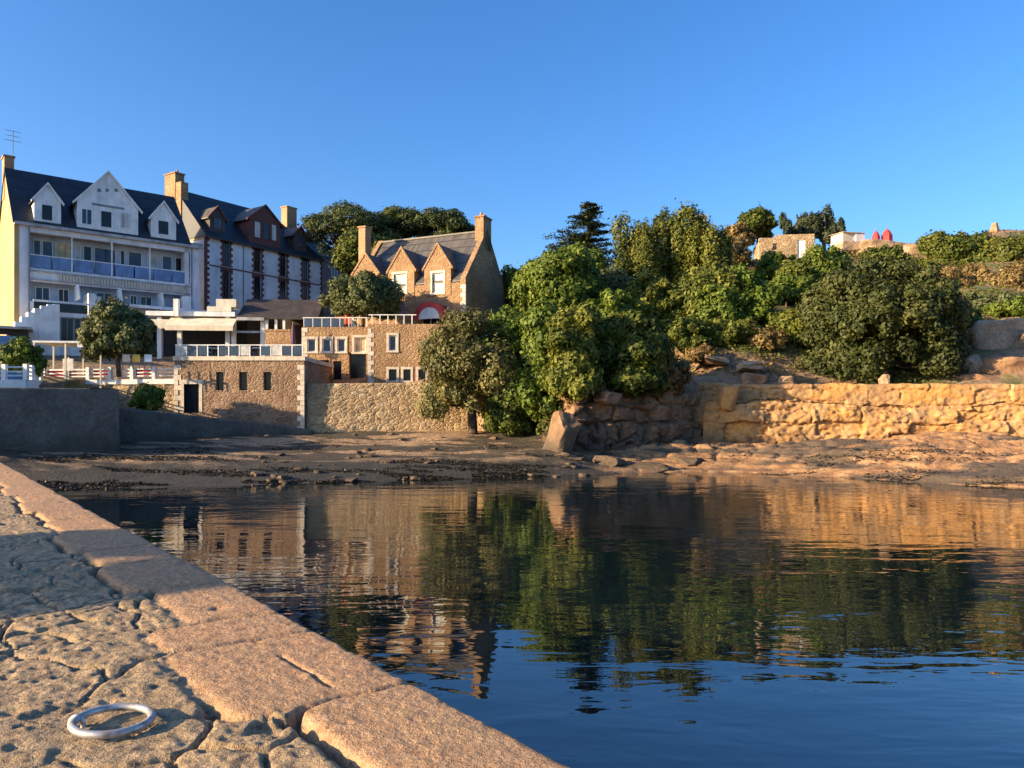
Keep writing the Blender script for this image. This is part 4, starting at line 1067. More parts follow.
for p in along(A0, A1, 3)[1:] + along(A1, A1b, 4)[1:] + along(A1b, A2, 6)[1:]:
    q = Vector(p) - O; MB().box(q.x - 0.11, q.x + 0.11, q.y - 0.11, q.y + 0.11, q.z + 0.281, q.z + 1.12).build('post', M['white'], bar)
for t0, t1 in ((0.02, 0.15), (0.18, 0.24), (0.37, 0.48), (0.69, 0.80)):
    pa = [A1b[i] + (A2[i] - A1b[i]) * t0 for i in range(3)]; pb = [A1b[i] + (A2[i] - A1b[i]) * t1 for i in range(3)]
    pa[1] += 0.08; pb[1] += 0.08
    m = MB(); seg(m, pa, pb, 0.5, 0.92, 0.02); m.build('cloth_panel', M['red'], bar)
m = MB(); pa, pb = list(A0), list(A1); pa[1] += 0.09; pb[1] += 0.09
seg(m, pa, pb, 0.3, 0.66, 0.02); m.build('blue_panel', M['blue_sign'], bar)
for px, mt, lb in ((126, 'surround', 'tan terrace chair beneath the round leafy tree'), (136, 'yellow', 'yellow terrace chair beneath the round leafy tree'), (148, 'white', 'white terrace chair between the round leafy tree and the boathouse')):
    chair(px, 369, 49.5, 0.4, mt, lb, None)

def quoins(par, x, y, z0, z1, side=1, mat='surround', h=0.34):
    m = MB(); n = int((z1 - z0) / h)
    for k in range(n):
        e = 0.46 if k % 2 else 0.26
        m.box(*( (x, x + e) if side > 0 else (x - e, x)), y - 0.025, y + 0.2, z0 + k * h + 0.012, z0 + (k + 1) * h - 0.012)
    return m.build('quoin', M[mat], par)


quoins(bo, -0.02, 0.0, -0.5, btop - 0.01); quoins(bo, bw + 0.02, 0.0, -0.5, btop - 0.01, -1)
quoins(ch, CL + 0.06, -0.01, -1.4, CE - 0.05, -1); quoins(ch, -0.06, -0.01, -1.4, CE - 0.05)
quoins(th, bx0 - 0.02, t2, -0.7, bt_ - 0.02); quoins(th, ax0 - 0.02, 0.0, -0.7, at_ - 0.02)
# rainwater pipes
for px in (29, 191.5):
    xx = f.P(px); MB().tube([(xx, -0.09, EZ - 0.4), (xx, -0.09, -0.5)], 0.05, 6).build('downpipe', M['grey'], hotel)
xx = g_.P(243); MB().tube([(xx, -0.1, WE - 0.4), (xx, -0.1, -0.5)], 0.05, 6).build('downpipe', M['grey'], wh)

# ------------------------------------------------------------------ rough walls
def rough_wall(name, pts, zt, zb, thick, mat, seed, amp=0.06, cell=(0.8, 0.4), res=0.13, lean=0.04, sag=0.0, block=False, flat=False, label=None, cat='wall', **kw):
    P = np.array([p[:2] for p in pts], float); seg_ = np.sqrt((np.diff(P, axis=0) ** 2).sum(1)); S = np.append(0, np.cumsum(seg_))
    n = int(S[-1] / res) + 2; s = np.linspace(0, S[-1], n)
    x = np.interp(s, S, P[:, 0]); y = np.interp(s, S, P[:, 1])
    ztop = np.interp(s, S, zt) if hasattr(zt, '__len__') else np.full(n, zt)
    ztop = ztop + fbm(s * 0.5, s * 0, seed=seed + 3) * sag * 2
    zbot = np.interp(s, S, zb) if hasattr(zb, '__len__') else np.full(n, zb)
    dx, dy = np.gradient(x), np.gradient(y); l = np.hypot(dx, dy); nx, ny = dy / l, -dx / l
    nz = int((ztop.max() - zbot.min()) / res) + 2
    k = np.linspace(0, 1, nz)
    SS = np.repeat(s[:, None], nz, 1); ZZ = zbot[:, None] + (ztop - zbot)[:, None] * k[None]
    row = np.floor(ZZ / cell[1] + 0.35 * fbm(SS * 0.5, SS * 0, seed=seed + 9)); off = _h(row, row * 0, row * 0, seed) * 3
    f1, f2, cid = worley(SS / cell[0] + off, ZZ / cell[1], seed, 0.8)
    if block:
        wob = fbm(SS * 0.30, ZZ * 0.5, seed=seed + 21, octv=4)
        zz = ZZ / cell[1] + wob * 1.5; row = np.floor(zz); fz = zz - row
        bw_ = cell[0] * (0.7 + 0.9 * _h(row, row * 0, row * 0, seed + 1))
        xx = SS / bw_ + 5 * _h(row, row * 0, row * 0, seed + 2) + 0.25 * fbm(SS * 0.9, ZZ * 0.9, seed=seed + 22); cb_ = np.floor(xx); fx_ = xx - cb_
        cid = _h(row, cb_, row * 0, seed + 4)
        e = np.minimum(np.minimum(fz, 1 - fz) * cell[1], np.minimum(fx_, 1 - fx_) * bw_)
        f1, f2 = e * 0, e * 2.0 + 0.02 + 0.22 * sstep(0.42, 0.7, vnoise(SS * 0.8, ZZ * 1.3, seed=seed + 23))
    D = (cid - 0.5) * amp * 2.0 - amp * 1.3 * np.exp(-((f2 - f1) / 0.09) ** 2) + fbm(SS * 0.7, ZZ * 1.4, seed=seed + 5) * amp * 1.5 + fbm(SS * 3.0, ZZ * 5.0, seed=seed + 6, octv=4) * amp * 1.6
    D = D - lean * (ZZ - zbot[:, None]) - amp * 0.8 * np.exp(-(ztop[:, None] - ZZ) / 0.08)
    FX = x[:, None] + nx[:, None] * D; FY = y[:, None] + ny[:, None] * D
    back = []
    for b in (0.3, 0.6, 1.0):
        back.append(np.stack([x - nx * thick * b, y - ny * thick * b, ztop + 0.03 + fbm(s * 2, s * 0 + b * 5, seed=seed + 7) * amp * (1.5 if b < 1 else 0.5)], -1))
    last = back[-1].copy(); last[:, 2] = zbot
    V = np.concatenate([np.stack([FX, FY, ZZ], -1)] + [b[:, None] for b in back] + [last[:, None]], 1)
    nr = V.shape[1]
    F = grid_faces(n, nr); flat = flat or mat is M['rock_lichen']
    caps = [[i * nr + j for j in range(nr)] for i in (0, n - 1)]
    me = np_mesh(name, V.reshape(-1, 3), F, not flat)
    o = link(name, me, mat)
    # end caps
    import bmesh
    bm = bmesh.new(); bm.from_mesh(me); bm.verts.ensure_lookup_table()
    for i, c in enumerate(caps):
        try: bm.faces.new([bm.verts[q] for q in (c if i == 0 else c[::-1])])
        except ValueError: pass
    bm.to_mesh(me); bm.free()
    return tag(o, label, cat, **kw)


rough_wall('retaining_wall', [(-13.75, 51.25), (-8, 51.9), (-2.4, 52.2), (0.6, 51.0)], [5.30, 5.36, 5.45, 5.3], 1.7, 1.6, M['stone_wall'], 5, 0.025, (0.6, 0.35), 0.12, 0.05, label='pale golden rubble retaining wall behind the beach')
rough_wall('quay_wall', [(-42.0, 29.6), (-26.3, 39.4), (-21.5, 42.2), (-23.3, 45.2)], [4.55, 4.6, 4.62, 4.62], 0.6, 1.5, M['quay_stone'], 15, 0.022, (1.1, 0.5), 0.12, 0.03, block=True, label='grey stone quay wall below the white barrier')
rough_wall('back_wall', [(-29.5, 50.9), (-22.45, 51.1)], [5.2, 5.25], 1.0, 0.6, M['stone_wall'], 17, 0.05, (0.6, 0.35), 0.13, label='short brown rubble wall beside the boathouse')
rough_wall('slipway', [(-24.0, 45.2), (-14.6, 50.55), (-13.2, 50.9)], [3.75, 2.45, 2.2], 1.0, 3.2, M['quay_stone'], 19, 0.02, (0.9, 0.45), 0.14, 0.03, label='dark sloping stone slipway at the foot of the boathouse', cat='slipway')
# sea wall and ledge on the right
rough_wall('sea_wall', [(11.8, 52.2), (14.4, 50.6), (20, 50.0), (27, 49.2), (33.5, 48.3), (44, 45)], [5.5, 5.25, 5.2, 5.22, 5.1, 5.0], 1.2, 1.6, M['rock_lichen'], 25, 0.12, (2.3, 0.80), 0.08, 0.06, 0.06, block=True, label='orange lichened stone sea wall below the round bush')
rough_wall('stone_ledge', [(12.6, 50.6), (15, 49.4), (20, 48.9), (26.5, 48.3), (34, 46.8)], [4.0, 4.05, 4.0, 3.7, 3.9], 0.9, 1.3, M['rock_lichen'], 27, 0.22, (2.2, 0.72), 0.08, 0.10, 0.40, block=True, label='broken stone ledge at the foot of the lichened sea wall', cat='ledge')

rough_wall('cliff', [(1.9, 47.0), (2.9, 44.9), (7.2, 47.1), (11.6, 50.0), (13.4, 51.2)], [2.0, 3.0, 2.7, 2.6, 2.4], -0.6, 2.6, M['rock'], 29, 0.30, (0.9, 1.5), 0.085, 0.10, 0.3, flat=True, label='dark broken cliff at the waterline under the wooded point', cat='cliff')
rough_wall('rock_face', [(2.6, 48.0), (3.7, 46.0), (8.0, 48.3), (12.4, 51.2)], [4.3, 4.8, 4.9, 4.8], 2.0, 2.2, M['rock'], 30, 0.28, (1.5, 0.95), 0.085, 0.06, 0.3, flat=True, label='upper rock face of the wooded point beneath its shady trees', cat='cliff')
# made-up shed outside the picture, added to cast a shadow across the quay
sh = empty('shadow_shed', (-19.4, 0.4, QZ), R(22), 'unseen stone shed added to cast a shadow on the quay', 'shed')
MB().wall(-2.3, 2.3, -0.1, 4.2, -1.6, -1.2, [(-0.6, 0.6, -0.1, 2.1)]).box(-2.3, -1.9, -1.2, 1.6, -0.1, 4.2).box(1.9, 2.3, -1.2, 1.6, -0.1, 4.2).box(-1.9, 1.9, 1.2, 1.6, -0.1, 4.2).build('wall', M['stone'], sh)
MB().box(-0.6, 0.6, -1.4, -1.33, -0.1, 2.1).build('door', M['timber'], sh)
roof_gable(sh, -2.3, 2.3, -1.6, 1.6, 4.21, 5.7, M['slate'], 0.3)
# ------------------------------------------------------------------ rocks
def boulder_mesh(name, sx, sy, sz, seed, n=20, sq=9.0, amp=0.055):
    rng = np.random.default_rng(seed)
    u = np.linspace(-1, 1, n); A, B = np.meshgrid(u, u, indexing='ij'); one = np.ones_like(A)
    V, F = [], []
    for i, (p) in enumerate(((one, A, B), (-one, B, A), (B, one, A), (A, -one, B), (A, B, one), (B, A, -one))):
        V.append(np.stack(p, -1).reshape(-1, 3)); F.append(grid_faces(n, n) + i * n * n)
    V = np.concatenate(V); F = np.concatenate(F)
    d = V / np.linalg.norm(V, axis=1, keepdims=True)
    V = d / (np.abs(d) ** sq).sum(1, keepdims=True) ** (1 / sq)
    V = V + rng.uniform(-0.16, 0.16, (3, 3)).dot(d.T).T
    for k in range(9):      # split faces
        nn = rng.normal(size=3); nn /= np.linalg.norm(nn); h = rng.uniform(0.82, 1.15)
        V = V - np.maximum(0, V @ nn - h)[:, None] * nn
    o = seed * 3.1
    nn = np.stack([fbm(V[:, 0] * 1.1 + o, V[:, 1] * 1.1, V[:, 2] * 1.1, seed + k, 5) for k in (0, 20, 40)], -1)
    V = V + nn * amp * 7 * np.array([1, 1, 0.8])
    fine = fbm(V[:, 0] * 4, V[:, 1] * 4, V[:, 2] * 4, seed + 90, 3)
    V = V * (1 + fine[:, None] * amp * 0.9)
    V = V * np.array([sx, sy, sz]) * 0.5
    return np_mesh(name, V, F, False)


def boulder(px, py, w, h, d, seed, mat, label, depth=1.0, tilt=0.0, rz=0.0, group=None):
    s = d / FPX
    o = link('boulder', boulder_mesh('boulder', w * s, w * s * depth, h * s, seed), M[mat])
    o.location = W(px, py, d); o.rotation_euler = (0, R(tilt), R(rz))
    return tag(o, label, 'rock', group)


for a in ((562, 436, 24, 50, 44.9, 1, 'rock', 'leaning orange slab of rock at the tip of the wooded point', 1.2, 24, 32),
          (606, 399, 22, 13, 46.6, 2, 'rock', 'squarish lit block just above the dark undercut of the point', 1.2, 4, 34),
          (606, 463, 26, 14, 44.0, 6, 'rock', 'dark low rock lying at the waterline of the point', 1.2, 6, 34),
          (690, 464, 34, 14, 45.6, 8, 'rock', 'dark flat rock at the waterline where the point meets the rock shelf', 1.0, 3, 36),
          (640, 468, 50, 10, 44.2, 11, 'rock', 'flat wet rock at the waterline below the point', 0.8, 0, 0),
          (588, 471, 36, 9, 43.2, 12, 'rock', 'small flat wet rock at the waterline near the beach end', 0.8, 0, 0),
          (988, 346, 64, 36, 57.5, 21, 'rock_dry', 'large pale grey rock on the slope beside the round bush', 1.0, 3, 10),
          (957, 366, 40, 22, 54.0, 22, 'rock_dry', 'flat cream rock at the lower edge of the round bush', 1.0, -4, 0),
          (1006, 371, 58, 24, 53.0, 23, 'rock', 'brown blocky rock standing just behind the sea wall', 0.8, 0, 5),
          (1016, 327, 40, 22, 60.0, 24, 'rock_dry', 'reddish rock ledge topmost on the slope beside the round bush', 1.0, 2, 0),
          (960, 343, 30, 24, 57.0, 25, 'rock_dry', 'small pale rock touching the shaded side of the round bush', 1.0, 8, 0),
          (975, 381, 44, 12, 52.0, 26, 'rock', 'long low rock behind the sea wall coping', 0.7, 0, 0),
          (1042, 350, 50, 36, 56.0, 27, 'rock_dry', 'pale rock at the edge of the slope behind the sea wall', 1.0, 0, 0),
          (752, 381, 24, 15, 51.6, 28, 'rock', 'reddish block lying on top of the sea wall near the shaded point', 1.0, 10, 10),
          (786, 380, 12, 9, 51.0, 29, 'rock_dry', 'small pale block lying on top of the sea wall', 1.0, 0, 10),
          (884, 381, 9, 13, 50.4, 30, 'rock_dry', 'little upright stone on the sea wall under the round bush', 1.0, 0, 0),
          (878, 256, 46, 20, 90, 31, 'rock_dry', 'golden outcrop on the hilltop beneath the red canvas shelters', 0.8, 3, 0),
          (912, 258, 44, 22, 89, 32, 'rock_dry', 'orange outcrop on the hilltop to the side of the golden outcrop', 0.8, 8, 0),
          (850, 250, 30, 16, 90, 33, 'rock_dry', 'grey outcrop on the hilltop below the small white hut', 0.8, 0, 0),
          (716, 360, 26, 9, 54.0, 34, 'rock_dry', 'weathered brown outcrop on the bare slope beside the shaded trees', 1.0, 6, 0),
          (750, 366, 24, 9, 53.0, 35, 'rock_dry', 'pinkish outcrop on the bare slope above the sea wall', 1.0, -4, 0),
          (728, 398, 18, 26, 50.2, 36, 'rock_lichen', 'orange block at the shaded end of the sea wall', 1.0, 4, 0)):
    boulder(*a)
rng = random.Random(4)
pm = boulder_mesh('beach_stone', 0.5, 0.42, 0.26, 77, 8)
for i in range(64):
    px = rng.uniform(250, 600); a = (px - 512) / FPX; d0 = float(dw_of(np.array(a))); d1 = float(db_of(np.array(a))[0])
    d = d0 + (d1 - d0) * (rng.random() ** 1.6) * 0.9 - 0.3
    x = a * d; z = float(shore_z(np.array([x]), np.array([d]))[0])
    o = link('beach_stone', pm, M['rock']); s = rng.uniform(0.2, 1.1)
    o.location = (x, d, z + 0.03); o.scale = (s, s, s * rng.uniform(0.7, 1.1)); o.rotation_euler = (0, 0, rng.uniform(0, 6))
    tag(o, 'dark loose stone lying on the beach near the waterline', 'stone', 'loose stones scattered over the beach')

# ------------------------------------------------------------------ foliage
def leaf_mesh(name, P, N, size, tint, aspect=0.55, rng=None):
    n = len(P); rng = rng or np.random.default_rng(1)
    N = N / (np.linalg.norm(N, axis=1, keepdims=True) + 1e-9)
    T = np.cross(N, rng.normal(size=(n, 3))); T /= np.linalg.norm(T, axis=1, keepdims=True) + 1e-9
    B = np.cross(N, T); s = np.asarray(size)[:, None]
    V = np.stack([P - T * s, P + B * s * aspect + N * s * 0.12, P + T * s, P - B * s * aspect + N * s * 0.12], 1).reshape(-1, 3)
    F = np.arange(4 * n).reshape(n, 4)
    me = np_mesh(name, V, F)
    at = me.attributes.new('tint', 'FLOAT', 'FACE'); at.data.foreach_set('value', np.clip(tint, 0, 1).astype(np.float32))
    return me


def lobe_leaves(C, Rr, n, leaf, rng, jitter=0.5, lt=None, up=0.0, thin=0.42):
    """leaves on the shells of a set of ellipsoidal clumps"""
    C = np.asarray(C, float); Rr = np.asarray(Rr, float)
    area = (Rr[:, 0] * Rr[:, 1] + Rr[:, 1] * Rr[:, 2] + Rr[:, 0] * Rr[:, 2]); pick = rng.choice(len(C), n, p=area / area.sum())
    d = rng.normal(size=(n, 3)); d /= np.linalg.norm(d, axis=1, keepdims=True)
    rad = 1.0 - thin * rng.random(n) ** 2 + rng.normal(size=n) * 0.05
    # ragged clumps: the shell swells and shrinks with direction
    lump = fbm(d[:, 0] * 2.2 + pick * 3.1, d[:, 1] * 2.2, d[:, 2] * 2.2, 7, 3)
    rad = rad + (rng.random(n) < 0.07) * rng.random(n) * 0.38      # stray shoots
    P = C[pick] + d * Rr[pick] * (rad + lump * 1.15)[:, None]
    N = d / Rr[pick]; N /= np.linalg.norm(N, axis=1, keepdims=True)
    N = N + rng.normal(size=(n, 3)) * jitter + np.array([0, 0, up])
    lt = rng.normal(size=len(C)) * 0.16 if lt is None else lt
    tint = 0.45 + lt[pick] + rng.normal(size=n) * 0.17 + lump * 0.5
    keep = np.ones(n, bool)
    for i in range(len(C)):      # drop what is buried deep inside another clump
        q = (((P - C[i]) / Rr[i]) ** 2).sum(1); keep &= ~((q < 0.45) & (pick != i))
    sz = leaf * rng.uniform(0.5, 1.6, n)
    return P[keep], N[keep], sz[keep], tint[keep]


def clumps(Wd, Dp, H, n, lr, rng, zmin=-0.6, inner=3, box=0.0):
    C, Rr = [], []
    for i in range(n):
        for _ in range(30):
            d = rng.normal(size=3); d /= np.linalg.norm(d)
            if d[2] > zmin: break
        d = d * (1 - box) + box * d / np.abs(d).max() * 0.92
        r = lr * (rng.choice([0.5, 0.75, 1.0, 1.35], p=[0.3, 0.3, 0.25, 0.15]) if n < 120 else rng.uniform(0.6, 1.1))
        if box > 0 and i % 3 == 0: d[2] = rng.uniform(-0.92, -0.45); d[:2] *= rng.uniform(0.85, 1.0) / np.linalg.norm(d[:2])
        C.append(d * (1 - r * rng.uniform(0.75, 1.15)) * np.array([Wd, Dp, H]) / 2)
        k = (Wd * Dp * H) ** (1 / 3) / 2 * r
        el = rng.uniform(0.8, 1.35); Rr.append(np.array([k * 1.1, k * 1.1, k * el]))
    for i in range(inner):
        C.append(rng.uniform(-0.2, 0.2, 3) * np.array([Wd, Dp, H]) / 2); Rr.append(np.array([Wd, Dp, H]) / 2 * 0.6)
    return np.array(C), np.array(Rr)


def trunk_mesh(name, mat, par, h, r, tips, seed, lean=0.1):
    rg = random.Random(seed); m = MB()
    p = [(0, 0, -0.6)]; k = 5
    for i in range(1, k + 1): p.append((lean * h * i / k + rg.uniform(-.04, .04) * h, rg.uniform(-.04, .04) * h, h * i / k))
    m.tube(p, [r * (1.25 - 0.75 * i / k) for i in range(k + 1)], 8)
    for tp in tips:
        a = Vector(p[rg.randint(2, k)]); b = Vector(tp); c = (a + b) / 2 + Vector((rg.uniform(-.1, .1) * h, rg.uniform(-.1, .1) * h, -0.06 * h))
        m.tube([a, c, b], [r * 0.5, r * 0.33, r * 0.12], 6)
    return m.build(name, mat, par, True)


def plant(px, top, bot, wpx, d, kind, label, name='shrub', cat='shrub', leaf=0.13, cover=1.5, n=26, lr=0.34, seed=None, dep=0.9, tree=False, group=None, zmin=-0.75, up=0.12, jitter=0.40, box=None):
    seed = int(px * 7 + top * 13 + d) if seed is None else seed
    rng = np.random.default_rng(seed)
    s = d / FPX; Wd = wpx * s; H = (bot - top) * s; base = W(px, bot, d)
    cb = (0.14 if name in ('round_tree', 'olive_tree') or d > 60 else 0.03) * H if tree else 0.0
    C, Rr = clumps(Wd, Wd * dep, H - cb, n, lr, rng, zmin, 3, ((0.3 if name == 'round_tree' else 0.0) if cb > 0.1 * H else 0.08 if n > 120 else 0.1 if name == 'tamarisk' else 0.45) if box is None else box)
    C = C + np.array([0, 0, cb + (H - cb) / 2])
    area = (4 * math.pi * (Rr ** 2).mean(1)).sum()
    nl = int(min(area * cover * 1.35 / (leaf * leaf * 1.1), 48000 if n < 120 else 90000))
    me = leaf_mesh('crown', *lobe_leaves(C, Rr, nl, leaf, rng, jitter, None, up), rng=rng)
    if tree or H > 2.2:
        e = empty(name, base, 0, label, cat, group)
        link('crown', me, L_[kind], e)
        tips = [tuple(C[i] * np.array([0.8, 0.8, 0.92])) for i in range(0, min(n, 9))]
        trunk_mesh('trunk' if tree else 'stem', M['bark'], e, H * 0.55, max(0.06, 0.035 * H), tips, seed)
        return e
    o = link(name, me, L_[kind]); o.location = base
    return tag(o, label, cat, group)


# wooded point and the slope behind it
TREES = [
    (473, 304, 424, 106, 50.4, 'tamarisk', 'drooping grey green tamarisk at the end of the rubble retaining wall', 'tamarisk', 'bush', 0.10, 1.7, 44, 0.25),
    (518, 300, 434, 72, 50.3, 'green', 'leafy mid green tree beside the drooping tamarisk', 'leafy_tree', 'tree', 0.14, 1.5, 30, 0.30),
    (543, 292, 432, 58, 48.6, 'bright', 'tall light green tree between the leafy tree and the yellowish tree', 'leafy_tree', 'tree', 0.14, 1.5, 26, 0.30),
    (574, 300, 408, 62, 46.9, 'yellow', 'yellowish lit tree standing at the tip of the rocky point', 'leafy_tree', 'tree', 0.12, 1.5, 24, 0.32),
    (630, 312, 400, 84, 48.9, 'dark', 'dark shaded tree on top of the rocky point', 'leafy_tree', 'tree', 0.14, 1.5, 34, 0.30),
    (660, 340, 402, 60, 50.6, 'heath', 'dull brownish bush in the shade behind the rocky point', 'shrub', 'shrub', 0.12, 1.4, 22, 0.32),
    (508, 385, 436, 52, 49.6, 'dark', 'dark low bush at the foot of the leafy mid green tree', 'shrub', 'shrub', 0.12, 1.4, 18, 0.34),
    (551, 392, 440, 36, 48.0, 'dark', 'dark bush hanging over the beach beside the leaning rock slab', 'shrub', 'shrub', 0.12, 1.4, 16, 0.34),
    (566, 246, 330, 76, 62.0, 'bright', 'bright lime green tree below the dark cedar', 'leafy_tree', 'tree', 0.15, 1.5, 30, 0.30),
    (532, 264, 330, 46, 64.0, 'bright', 'small bright tree beside the shaded gable of the granite house', 'leafy_tree', 'tree', 0.15, 1.5, 20, 0.32),
    (513, 268, 325, 38, 70.0, 'dark', 'dark bushy tree touching the shaded gable of the granite house', 'leafy_tree', 'tree', 0.15, 1.5, 18, 0.34),
    (610, 270, 335, 54, 66.0, 'olive', 'pale olive coloured tree between the lime green tree and the cypresses', 'leafy_tree', 'tree', 0.15, 1.4, 20, 0.32),
    (655, 268, 345, 66, 64.0, 'yellow', 'yellowish bush below the cypress clump', 'shrub', 'shrub', 0.14, 1.4, 26, 0.30),
    (614, 290, 345, 70, 60.0, 'green', 'green bush above the dark shaded tree of the point', 'shrub', 'shrub', 0.14, 1.4, 24, 0.30),
    (702, 262, 342, 76, 63.0, 'yellow', 'broad olive yellow bush in the middle of the slope', 'shrub', 'shrub', 0.14, 1.4, 30, 0.28),
    (746, 264, 338, 66, 63.0, 'green', 'broad mid green bush in the middle of the slope', 'shrub', 'shrub', 0.14, 1.4, 30, 0.28),
    (690, 318, 352, 56, 57.0, 'dark', 'low dark bush at the lower edge of the wooded slope', 'shrub', 'shrub', 0.12, 1.3, 20, 0.30),
    (738, 318, 346, 60, 57.5, 'yellow', 'low yellowish bush above the bare brown slope', 'shrub', 'shrub', 0.12, 1.3, 20, 0.30),
    (786, 279, 304, 66, 68.0, 'bright', 'low bright grassy bush below the stone hut', 'shrub', 'shrub', 0.12, 1.3, 20, 0.30),
    (776, 254, 284, 44, 76.0, 'green', 'rounded green bush right below the stone hut', 'shrub', 'shrub', 0.14, 1.3, 18, 0.32),
    (824, 247, 290, 62, 76.0, 'bright', 'sloping green bush between the stone hut and the golden outcrop', 'shrub', 'shrub', 0.14, 1.3, 24, 0.30),
    (884, 248, 275, 54, 80.0, 'dark', 'dark low bush under the orange outcrop', 'shrub', 'shrub', 0.14, 1.3, 20, 0.32),
    (730, 238, 268, 44, 84.0, 'heath', 'brownish bush beside the stone hut', 'shrub', 'shrub', 0.14, 1.3, 18, 0.32),
    (757, 209, 252, 42, 95.0, 'dark', 'round topped dark green tree behind the stone hut', 'leafy_tree', 'tree', 0.17, 1.5, 22, 0.32),
    (738, 222, 256, 32, 93.0, 'heath', 'small brownish tree next to the round topped tree on the hilltop', 'leafy_tree', 'tree', 0.17, 1.4, 16, 0.34),
    (882, 262, 387, 166, 55.3, 'evergreen', 'huge rounded dark evergreen bush above the lichened sea wall', 'round_bush', 'bush', 0.125, 1.5, 190, 0.15),
    (955, 230, 282, 72, 84.0, 'dark', 'dark green hilltop bush next to the orange outcrop', 'shrub', 'shrub', 0.17, 1.3, 24, 0.30),
    (1006, 232, 286, 84, 83.0, 'cypress', 'green hilltop bush in front of the stone cairn', 'shrub', 'shrub', 0.17, 1.3, 26, 0.30),
    (1056, 232, 290, 70, 83.0, 'dark', 'green hilltop bush at the end of the ridge', 'shrub', 'shrub', 0.17, 1.3, 20, 0.30),
    (940, 270, 300, 60, 74.0, 'heath', 'brownish heather bush on the slope behind the round bush', 'shrub', 'shrub', 0.13, 1.3, 22, 0.30),
    (995, 268, 302, 80, 74.0, 'heath', 'wide heather brown thicket on the upper slope', 'shrub', 'shrub', 0.13, 1.3, 26, 0.30),
    (985, 294, 320, 84, 66.0, 'olive', 'low greyish thicket on the slope above the pale rocks', 'shrub', 'shrub', 0.13, 1.3, 26, 0.30),
    (960, 310, 334, 46, 60.0, 'green', 'small green bush in the gap between round bush and pale rocks', 'shrub', 'shrub', 0.12, 1.3, 18, 0.32),
    (1010, 300, 318, 50, 62.0, 'bright', 'flat bright green bush above the reddish rock ledge', 'shrub', 'shrub', 0.12, 1.3, 18, 0.32),
    (1010, 352, 366, 24, 55.0, 'bright', 'little bright tuft among the pale rocks', 'shrub', 'shrub', 0.09, 1.3, 10, 0.36),
    (372, 232, 290, 80, 80.0, 'dark', 'low dark tree between the umbrella pines and the granite house roof', 'leafy_tree', 'tree', 0.16, 1.5, 26, 0.3),
    (790, 306, 350, 46, 59.0, 'yellow', 'olive bush nestled against the lit side of the round bush', 'shrub', 'shrub', 0.12, 1.3, 20, 0.30),
    (765, 322, 352, 40, 57.0, 'heath', 'dry brown bush above the bare slope near the round bush', 'shrub', 'shrub', 0.11, 1.3, 16, 0.32),
    (716, 282, 330, 46, 61.0, 'bright', 'light green bush in front of the broad olive yellow bush', 'shrub', 'shrub', 0.13, 1.3, 18, 0.32),
    (795, 262, 296, 44, 72.0, 'yellow', 'yellowish bush beneath the stone hut door', 'shrub', 'shrub', 0.13, 1.3, 18, 0.32),
    (700, 346, 364, 40, 54.6, 'heath', 'withered low bush on the bare slope beside the shaded tree', 'shrub', 'shrub', 0.10, 1.3, 14, 0.34),
    (590, 252, 300, 50, 69.0, 'green', 'mid green tree squeezed between the lime green tree and the cypresses', 'leafy_tree', 'tree', 0.15, 1.4, 20, 0.32),
    (916, 262, 284, 50, 76.0, 'yellow', 'yellowish low bush under the orange outcrop behind the round bush', 'shrub', 'shrub', 0.13, 1.3, 16, 0.32),
    # left side
    (119, 306, 368, 70, 51.5, 'olive', 'round leafy tree on the promenade in front of the restaurant', 'round_tree', 'tree', 0.11, 1.6, 34, 0.28),
    (22, 338, 376, 46, 46.0, 'green', 'dark hedge bush behind the white barrier below the hotel gable', 'shrub', 'shrub', 0.10, 1.5, 24, 0.30),
    (146, 382, 410, 34, 48.4, 'bright', 'small yellow green bush growing out of the rubble wall by the boathouse', 'shrub', 'shrub', 0.09, 1.4, 16, 0.34),
    (363, 277, 328, 86, 61.0, 'olive', 'wide olive tree in front of the granite house', 'olive_tree', 'tree', 0.11, 1.6, 36, 0.27),
    (325, 370, 384, 16, 58.5, 'green', 'little green shrub by the glazed door of the terrace house', 'shrub', 'shrub', 0.08, 1.3, 9, 0.38),
]
for T in TREES:
    px, top, bot, wpx, d, kind, lb, nm, ct, lf, cv, n, lr = T
    plant(px, top, bot, wpx, d, kind, lb, nm, ct, lf, cv, n, lr, tree=(ct == 'tree'))

